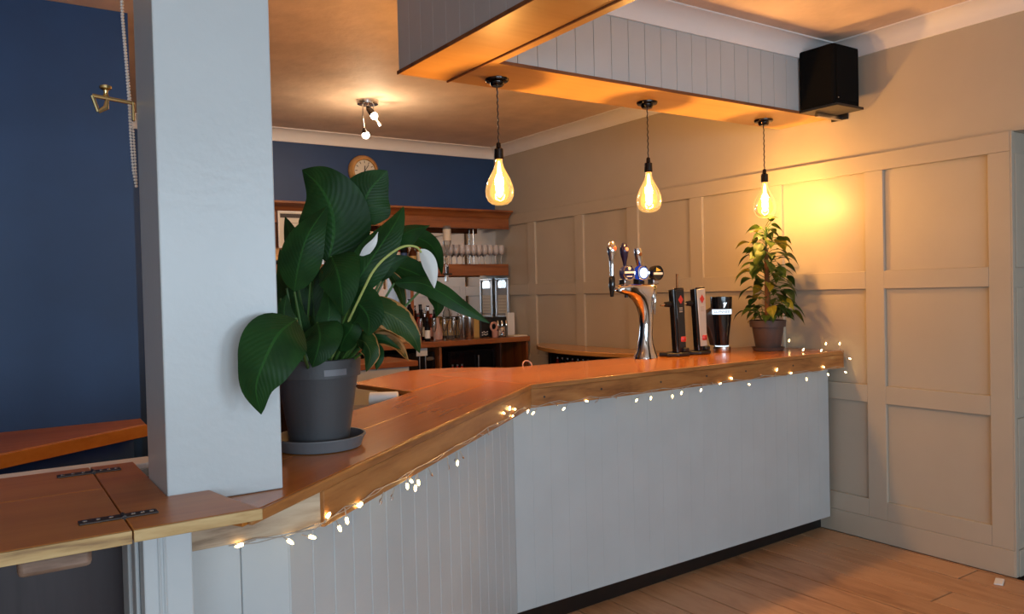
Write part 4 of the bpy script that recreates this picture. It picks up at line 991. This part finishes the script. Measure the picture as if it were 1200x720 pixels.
LV = [  # midrib, half width, roll, fold, material, shape, wave, stem root
 ([(384, 308, .02), (391, 275, .01), (388, 245, .0), (374, 218, .0), (354, 199, .03)], 45, (.25, -.35), .18, 0, 0, .03, (.01, .0)),
 ([(421, 264, .10), (424, 245, .09), (434, 222, .09), (454, 200, .11)], 34, (-.1, .25), .15, 2, 1, .03, (.03, .02)),
 ([(345, 342, -.07), (350, 310, -.09), (361, 275, -.09), (383, 242, -.05)], 25, (.2, -.2), .2, 0, 0, .02, (-.03, -.02)),
 ([(388, 300, -.02), (395, 318, -.08), (400, 342, -.10), (402, 371, -.10)], 27, (-.1, .3), .2, 0, 1, .03, (.0, -.03)),
 ([(408, 347, -.04), (426, 318, -.05), (446, 288, -.04), (463, 262, -.02), (473, 242, .0)], 24, (.1, -.3), .22, 1, 0, .03, (.02, -.02)),
 ([(446, 300, .0), (463, 282, .01), (480, 271, .02), (504, 264, .04)], 17, (-.4, -.7), .25, 1, 2, .04, (.03, .0)),
 ([(468, 283, .03), (488, 279, .04), (505, 288, .04), (514, 305, .03), (518, 322, .02)], 13, (.5, .6), .2, 2, 0, .03, (.04, .0)),
 ([(446, 306, .06), (470, 314, .07), (495, 325, .07), (516, 345, .05)], 17, (.5, .3), .15, 2, 0, .02, (.05, .03)),
 ([(462, 332, .0), (492, 332, .0), (515, 342, -.01), (540, 358, -.01), (574, 379, .02)], 13, (-.4, -.5), .2, 0, 0, .05, (.05, .0)),
 ([(497, 336, .0), (508, 345, .0), (513, 358, .0), (511, 372, .01)], 11, .4, .2, 0, 0, .03, (.05, .01)),
 ([(412, 358, -.06), (440, 362, -.08), (466, 374, -.08), (484, 395, -.07), (492, 414, -.05)], 19, (-.3, -.2), .25, 3, 0, .05, (.03, -.03)),
 ([(412, 352, -.08), (424, 360, -.10), (432, 374, -.11), (432, 394, -.11)], 24, (.2, .3), .15, 2, 1, .03, (.01, -.03)),
 ([(347, 374, -.47), (326, 392, -.54), (309, 425, -.57), (300, 455, -.57), (306, 486, -.56)], 30, (-.15, .2), .14, 0, 0, .02, (-.04, -.05)),
 ([(372, 378, -.08), (375, 394, -.12), (372, 412, -.14), (366, 431, -.14)], 25, (-.15, .2), .2, 0, 1, .04, (-.01, -.05)),
 ([(424, 394, -.03), (445, 386, -.02), (468, 389, -.01), (490, 400, .0)], 15, (.3, .5), .3, 4, 0, .14, (.04, -.02)),
 ([(428, 402, -.03), (450, 398, -.02), (466, 406, -.01), (479, 424, .0)], 9, (.2, .4), .3, 4, 0, .1, (.04, -.01)),
 ([(418, 398, -.06), (428, 402, -.09), (434, 416, -.10), (429, 436, -.10)], 13, (.1, .3), .3, 3, 1, .12, (.03, -.04)),
 ([(436, 404, -.06), (441, 410, -.07), (443, 420, -.08), (441, 434, -.08)], 8, .2, .2, 2, 0, .05, (.04, -.03)),
 ([(345, 362, .05), (338, 340, .06), (334, 315, .08), (328, 292, .09)], 14, .3, .2, 2, 0, .02, (-.04, .02)),
 ([(360, 325, .07), (352, 305, .08), (343, 285, .10), (334, 254, .11)], 17, -.3, .2, 2, 0, .02, (-.03, .03)),
 ([(352, 395, .02), (340, 385, .03), (330, 372, .05), (326, 340, .07)], 17, .2, .2, 2, 0, .02, (-.05, .02)),
 ([(360, 375, .03), (352, 355, .02), (349, 338, .02), (352, 318, .02)], 15, .2, .2, 2, 0, .02, (-.02, .02)),
 ([(402, 378, .05), (415, 372, .06), (428, 372, .06), (446, 384, .06)], 11, .3, .2, 2, 0, .02, (.03, .03)),
 ([(455, 318, .05), (464, 330, .06), (470, 345, .06), (474, 365, .06)], 8, .3, .2, 3, 0, .02, (.04, .03)),
 ([(412, 408, -.02), (430, 400, -.04), (448, 398, -.05), (470, 410, -.04)], 7, .3, .2, 2, 0, .05, (.04, -.01)),
 ([(342, 412, .0), (337, 395, .0), (334, 375, .02), (333, 352, .04)], 15, .2, .2, 2, 0, .02, (-.06, .0)),
 ([(362, 418, -.02), (352, 395, -.03), (347, 372, -.03), (346, 345, -.02)], 16, -.2, .2, 2, 0, .02, (-.03, -.02)),
 ([(388, 420, -.02), (388, 395, -.03), (390, 372, -.03), (394, 345, -.02)], 18, .2, .2, 2, 0, .02, (.01, -.02)),
 ([(372, 400, .04), (368, 370, .05), (366, 340, .05), (370, 305, .05)], 22, .1, .2, 2, 0, .02, (.0, .03)),
 ([(405, 415, .0), (414, 395, .0), (420, 375, .02), (424, 352, .03)], 13, .2, .2, 2, 0, .02, (.03, .0)),
 ([(352, 402, -.06), (340, 388, -.08), (333, 368, -.08), (336, 345, -.06)], 14, .3, .2, 0, 0, .02, (-.05, -.03)),
 ([(398, 412, -.05), (404, 396, -.07), (412, 384, -.08), (420, 362, -.06)], 15, -.2, .2, 2, 0, .02, (.02, -.04)),
 ([(380, 400, -.06), (384, 380, -.07), (386, 362, -.06), (382, 338, -.04)], 15, .2, .2, 0, 0, .02, (.0, -.03)),
 ([(430, 330, .03), (448, 318, .03), (462, 308, .04), (478, 300, .06)], 12, .3, .2, 1, 0, .02, (.03, .02)),
 ([(425, 272, .06), (420, 290, .05), (412, 300, .05), (402, 318, .05)], 6, .5, .2, 3, 0, .05, (.02, .02)),
]
for mid, w, roll, fold, mi, sh, wav, rt in LV:
    b0_ = mid[0]; bx = (b0_[0]+ (375+rt[0]*380))/2
    petiole([rt, (bx, (b0_[1]+425)/2+8, (b0_[2])*.6), b0_], ly, stem_green, .0045, .003)
    blade(mid, w, roll, fold, LEAF[mi], ly, LD, 'leaf', sh, wav)
# flowers
petiole([(.02, -.01), (423, 346, -.10), (442, 312, -.11), (468, 291, -.10), (486, 289, -.09), (494, 296, -.09)], ly, stalk_pale, .0035, .0028)
blade([(493, 292, -.09), (501, 305, -.095), (506, 320, -.095), (509, 338, -.09)], 9, .2, .2, spathe, ly, LD, 'spathe', 0, 0)
blade([(418, 312, -.03), (428, 296, -.045), (438, 284, -.05), (443, 272, -.04)], 5, .1, .2, spathe, ly, LD, 'spathe', 2, 0)
petiole([(.0, .0), (402, 345, .0), (408, 328, -.02), (418, 312, -.03)], ly, stalk_pale, .0035, .0028)
blade([(397, 236, .06), (401, 226, .06), (405, 218, .06), (408, 210, .06)], 5, .1, .2, spathe, ly, LD, 'spathe', 2, 0)
petiole([(.0, .02), (392, 330, .05), (394, 280, .06), (397, 236, .06)], ly, stalk_pale, .0035, .0028)
for i in range(9):
    a = i*.7; petiole([(.045*math.cos(a), .045*math.sin(a)), (378+45*math.cos(a)*.8, 395-6*(i % 3), .02*math.sin(a)), (380+52*math.cos(a+.2), 350-12*(i % 4), .03*math.sin(a))], ly, stem_green, .004, .003)

# ------------------------------------------------------------------ small potted climber
QX, QY = PY(900, 400, 3.18).x, 3.18
po = thing('potted_climber', 'small yellow-green climbing plant in a brown pot against the panelled wall', 'potted plant', (QX, QY, ZT))
QD = CF.dot(Vector((QX, QY, ZT))-C0); qs = QD/FPX
MB().lathe([(.075, .0006), (.088, .002), (.098, .022), (.092, .022), (.084, .008), (.001, .008)], (QX, QY, ZT), 32).build('saucer', pot_brown, po)
MB().lathe([(.070, .0085), (.073, .012), (.094, .145), (.106, .147), (.109, .187), (.104, .188), (.099, .17), (.001, .165)], (QX, QY, ZT), 32).build('pot', pot_brown, po)
MB().lathe([(.097, .166), (.05, .174), (.001, .176)], (QX, QY, ZT), 20).build('soil', soil, po)
ztp = Zz(898, 262, QY)
MB().tube([(QX, QY, ZT+.16), (QX+.004, QY, ZT+.35), (QX-.004, QY, ztp-.16)], [.016, .017, .012], 10).build('moss_pole', moss, po)
MB().tube([(QX-.004, QY, ztp-.16), (QX, QY, ztp-.02)], .005, 8).build('stem', stem_green, po)
rnd = random.Random(11)
def heart(base, dirv, L, wid, m, parent, droop, roll=0):
    """heart-shaped leaf from base outwards"""
    d = dirv.normalized(); side = Matrix.Rotation(roll, 3, d) @ d.cross(Vector((0, 0, 1))).normalized(); me = MB(); uv = []
    n = 7; K = 3; p = base.copy(); dd = d.copy()
    prof_ = [.25, .85, 1.0, .92, .72, .42, .16, .01]
    for i in range(n+1):
        nr = side.cross(dd).normalized()
        for k in range(-K, K+1):
            u = k/K; me.v.append(p+side*(u*wid*prof_[i])-dd*(.10*L*abs(u) if i == 0 else 0)+nr*(.22*wid*prof_[i]*abs(u))); uv.append((u, i/n))
        dd = (dd+Vector((0, 0, -droop/n))).normalized(); p = p+dd*(L/n)
    R = 2*K+1
    for i in range(n):
        for k in range(2*K): me.f.append((i*R+k, i*R+k+1, (i+1)*R+k+1, (i+1)*R+k))
    me.uv = uv; return me.build('leaf', m, parent, angle=180)
zlo = ZT+.19; N = 92
for i in range(N):
    t = i/(N-1); z = zlo+(ztp-.05-zlo)*t**1.02
    a = i*2.39996+rnd.uniform(-.3, .3)
    spread = .04+.07*(1-t)**.6+rnd.uniform(-.02, .05)
    if t > .9: spread = .02+rnd.uniform(0, .03)
    d = Vector((math.cos(a), math.sin(a), 0))
    base0 = Vector((QX, QY, z)); bp_ = base0+d*spread+Vector((0, 0, .02+rnd.uniform(0, .03)))
    L = rnd.uniform(.085, .125)*(1 if t < .85 else .85)
    if bp_.x+d.x*L > XW-.015: 
        d = Vector((d.x*.25, d.y if abs(d.y) > .1 else -.5, 0)).normalized(); bp_ = base0+d*spread*.8
        if bp_.x+d.x*L > XW-.015: L *= .6
    y_ = rnd.random()
    if bp_.x+d.x*L < xG+.085 and z < ZT+.42: d = Vector((abs(d.x)*.2, -1 if d.y < 0 else .9, 0)).normalized(); bp_ = base0+d*spread*.8; L *= .8
    m = PLEAF[2] if y_ < .15 else (PLEAF[1] if y_ > .7 else PLEAF[0])
    MB().tube([base0, (base0+bp_)/2+Vector((0, 0, .012)), bp_], .0022, 5).build('leaf_stalk', stem_green, po)
    heart(bp_, (d+Vector((0, 0, rnd.uniform(-.6, .3)))), L, L*.33, m, po, rnd.uniform(.5, 1.5), rnd.uniform(-.7, .7))
for i in range(16):
    a = i*2.39996+.4; d = Vector((math.cos(a), math.sin(a), 0)); base0 = Vector((QX+d.x*.03, QY+d.y*.03, ZT+.17)); bp_ = base0+d*(.03+.02*(i % 3))+Vector((0, 0, .05+.018*(i % 4)))
    L = .085
    if bp_.x+d.x*L > XW-.015: L = .05; bp_ -= d*.03
    MB().tube([base0, (base0+bp_)/2+Vector((0, 0, .01)), bp_], .0022, 5).build('leaf_stalk', stem_green, po)
    heart(bp_, d+Vector((0, 0, .1)), L, L*.34, PLEAF[i % 2], po, 1.5, .6*math.sin(i*3.1))
for (px, py, L, w, dirx, mi) in ((890, 352, .085, .026, -1, 0), (880, 275, .085, .026, -.9, 2), (902, 262, .07, .022, -.4, 0), (905, 259, .06, .018, .6, 0)):
    bp_ = PY(px+L/qs*.4*-dirx, py-3, QY-.06); hd_ = Vector((dirx*.83, -.2, .25))
    MB().tube([Vector((QX, QY, bp_.z-.04)), bp_], .0022, 5).build('leaf_stalk', stem_green, po)
    heart(bp_, hd_, L, w, PLEAF[mi], po, .8)

# ------------------------------------------------------------------ fairy lights
fy = thing('fairy_lights', 'string of warm white fairy lights along the lower edge of the bar top', 'fairy lights', (2.2, 2.7, .99))
def edge_point(px, py):
    """point just in front of the fascia foot seen at this pixel"""
    d = ray(px, py)
    def plane(p, n, off):
        nn = Vector((n.x, n.y, 0)); q_ = Vector((p.x, p.y, 0))-nn*off; t = (q_-C0).dot(nn)/d.dot(nn); return C0+d*t
    if px > 618: return plane(P1, nM, .014)
    if px > 367: return plane(P2, nA, .014)
    return PY(px, py, 1.655)
wirepx = [(268, 640), (300, 633), (330, 628), (345, 625), (368, 617)]
def bot(px):
    if px > 618: return 476+(px-617)*(430-476)/(993-617)
    return 617.5+(px-367.5)*(482-617.5)/(608-367.5)
for px in range(380, 982, 12): wirepx.append((px, bot(px)+1.5*math.sin(px*.37)))
wp = [edge_point(*q_) for q_ in wirepx]
end = [PX(990, 431, XW-.02), PX(993, 424, XW-.015), PX(989, 414, XW-.03), PX(984, 409, XW-.05)]
def topP(px, py):
    p = PZ(px, py, ZT+.006)
    return p if p.x < XW-.03 else PX(px, py, XW-.03)
topw = [topP(975, 411), topP(961, 410), topP(950, 411), topP(940, 409), topP(930, 407.5), topP(924, 405)]
# strands twist round each other
m1 = MB().tube([p+Vector((0, 0, .003*math.sin(i*2.1))) for i, p in enumerate(wp)]+end+topw, .0014, 5); m1.build('wire', plain('clear_wire', (.42, .36, .30), .3), fy)
m2 = MB().tube([p+Vector((0, 0, .004*math.sin(i*2.1+2.4)-.002))-Vector((.0, .002, 0)) for i, p in enumerate(wp)], .0011, 5); m2.build('wire', MATS['clear_wire'], fy)
fb = [(285, 638), (337, 633), (362, 629), (383, 607), (397, 617), (406, 607), (419, 592), (424, 590), (477, 567), (481, 563), (487, 569), (490, 563), (536, 540), (597, 481), (591, 485), (600, 488), (604, 480), (619, 480), (626, 483), (662, 478), (686, 470), (747, 468), (763, 465), (788, 463), (799, 459), (822, 456), (845, 449), (858, 444), (877, 450), (910, 435), (926, 438), (945, 443), (966, 431), (970, 438)]
unl = [(447, 585), (460, 580), (505, 555), (525, 545), (534, 538), (542, 535), (565, 510), (572, 505), (583, 497), (700, 470), (720, 466), (650, 474), (835, 450), (893, 440)]
nb = 0
def fairy(p, tip, lit):
    a, b = Vector(p), Vector(tip); d = (b-a).normalized() if (b-a).length > 1e-4 else Vector((0, 0, -1))
    MB().tube([a, b], .0015, 5).build('lamp_stalk', MATS['clear_wire'], fy)
    o = MB().tube([b, b+d*.004, b+d*.013, b+d*.017], [.003, .0042, .0036, .001], 7).build('lamp', fairy_emit if lit else clear, fy)
for lit, lst in ((True, fb), (False, unl)):
    for px, py in lst:
        t = edge_point(px, py); w_ = min(wp, key=lambda q_: (q_-t).length); st_ = w_*.5+t*.5 if (w_-t).length > .03 else w_
        fairy(st_, t, lit)
for (px, py) in ((924, 400), (940, 408), (961, 409), (967, 404), (983, 404)):
    b = topP(px, py+4); fairy(b, b+Vector((0, -.004, .018 if py < 406 else .005)), True)
for (px, py) in ((996, 420), (991, 436)):
    b = PX(px-5, py-2, XW-.02); fairy(b, PX(px-1, py, XW-.03), True)

# scrap of paper on the floor
p = PZ(1172, 683, 0)
ps = MB().obox((p.x-.01, p.y, .006), (.035, .012, .003), (-.008, .018, 0), (0, 0, .004)).build('paper_scrap', white, None, .003)
tag(ps, 'crumpled white paper scrap on the floor by the panelled wall', 'paper')
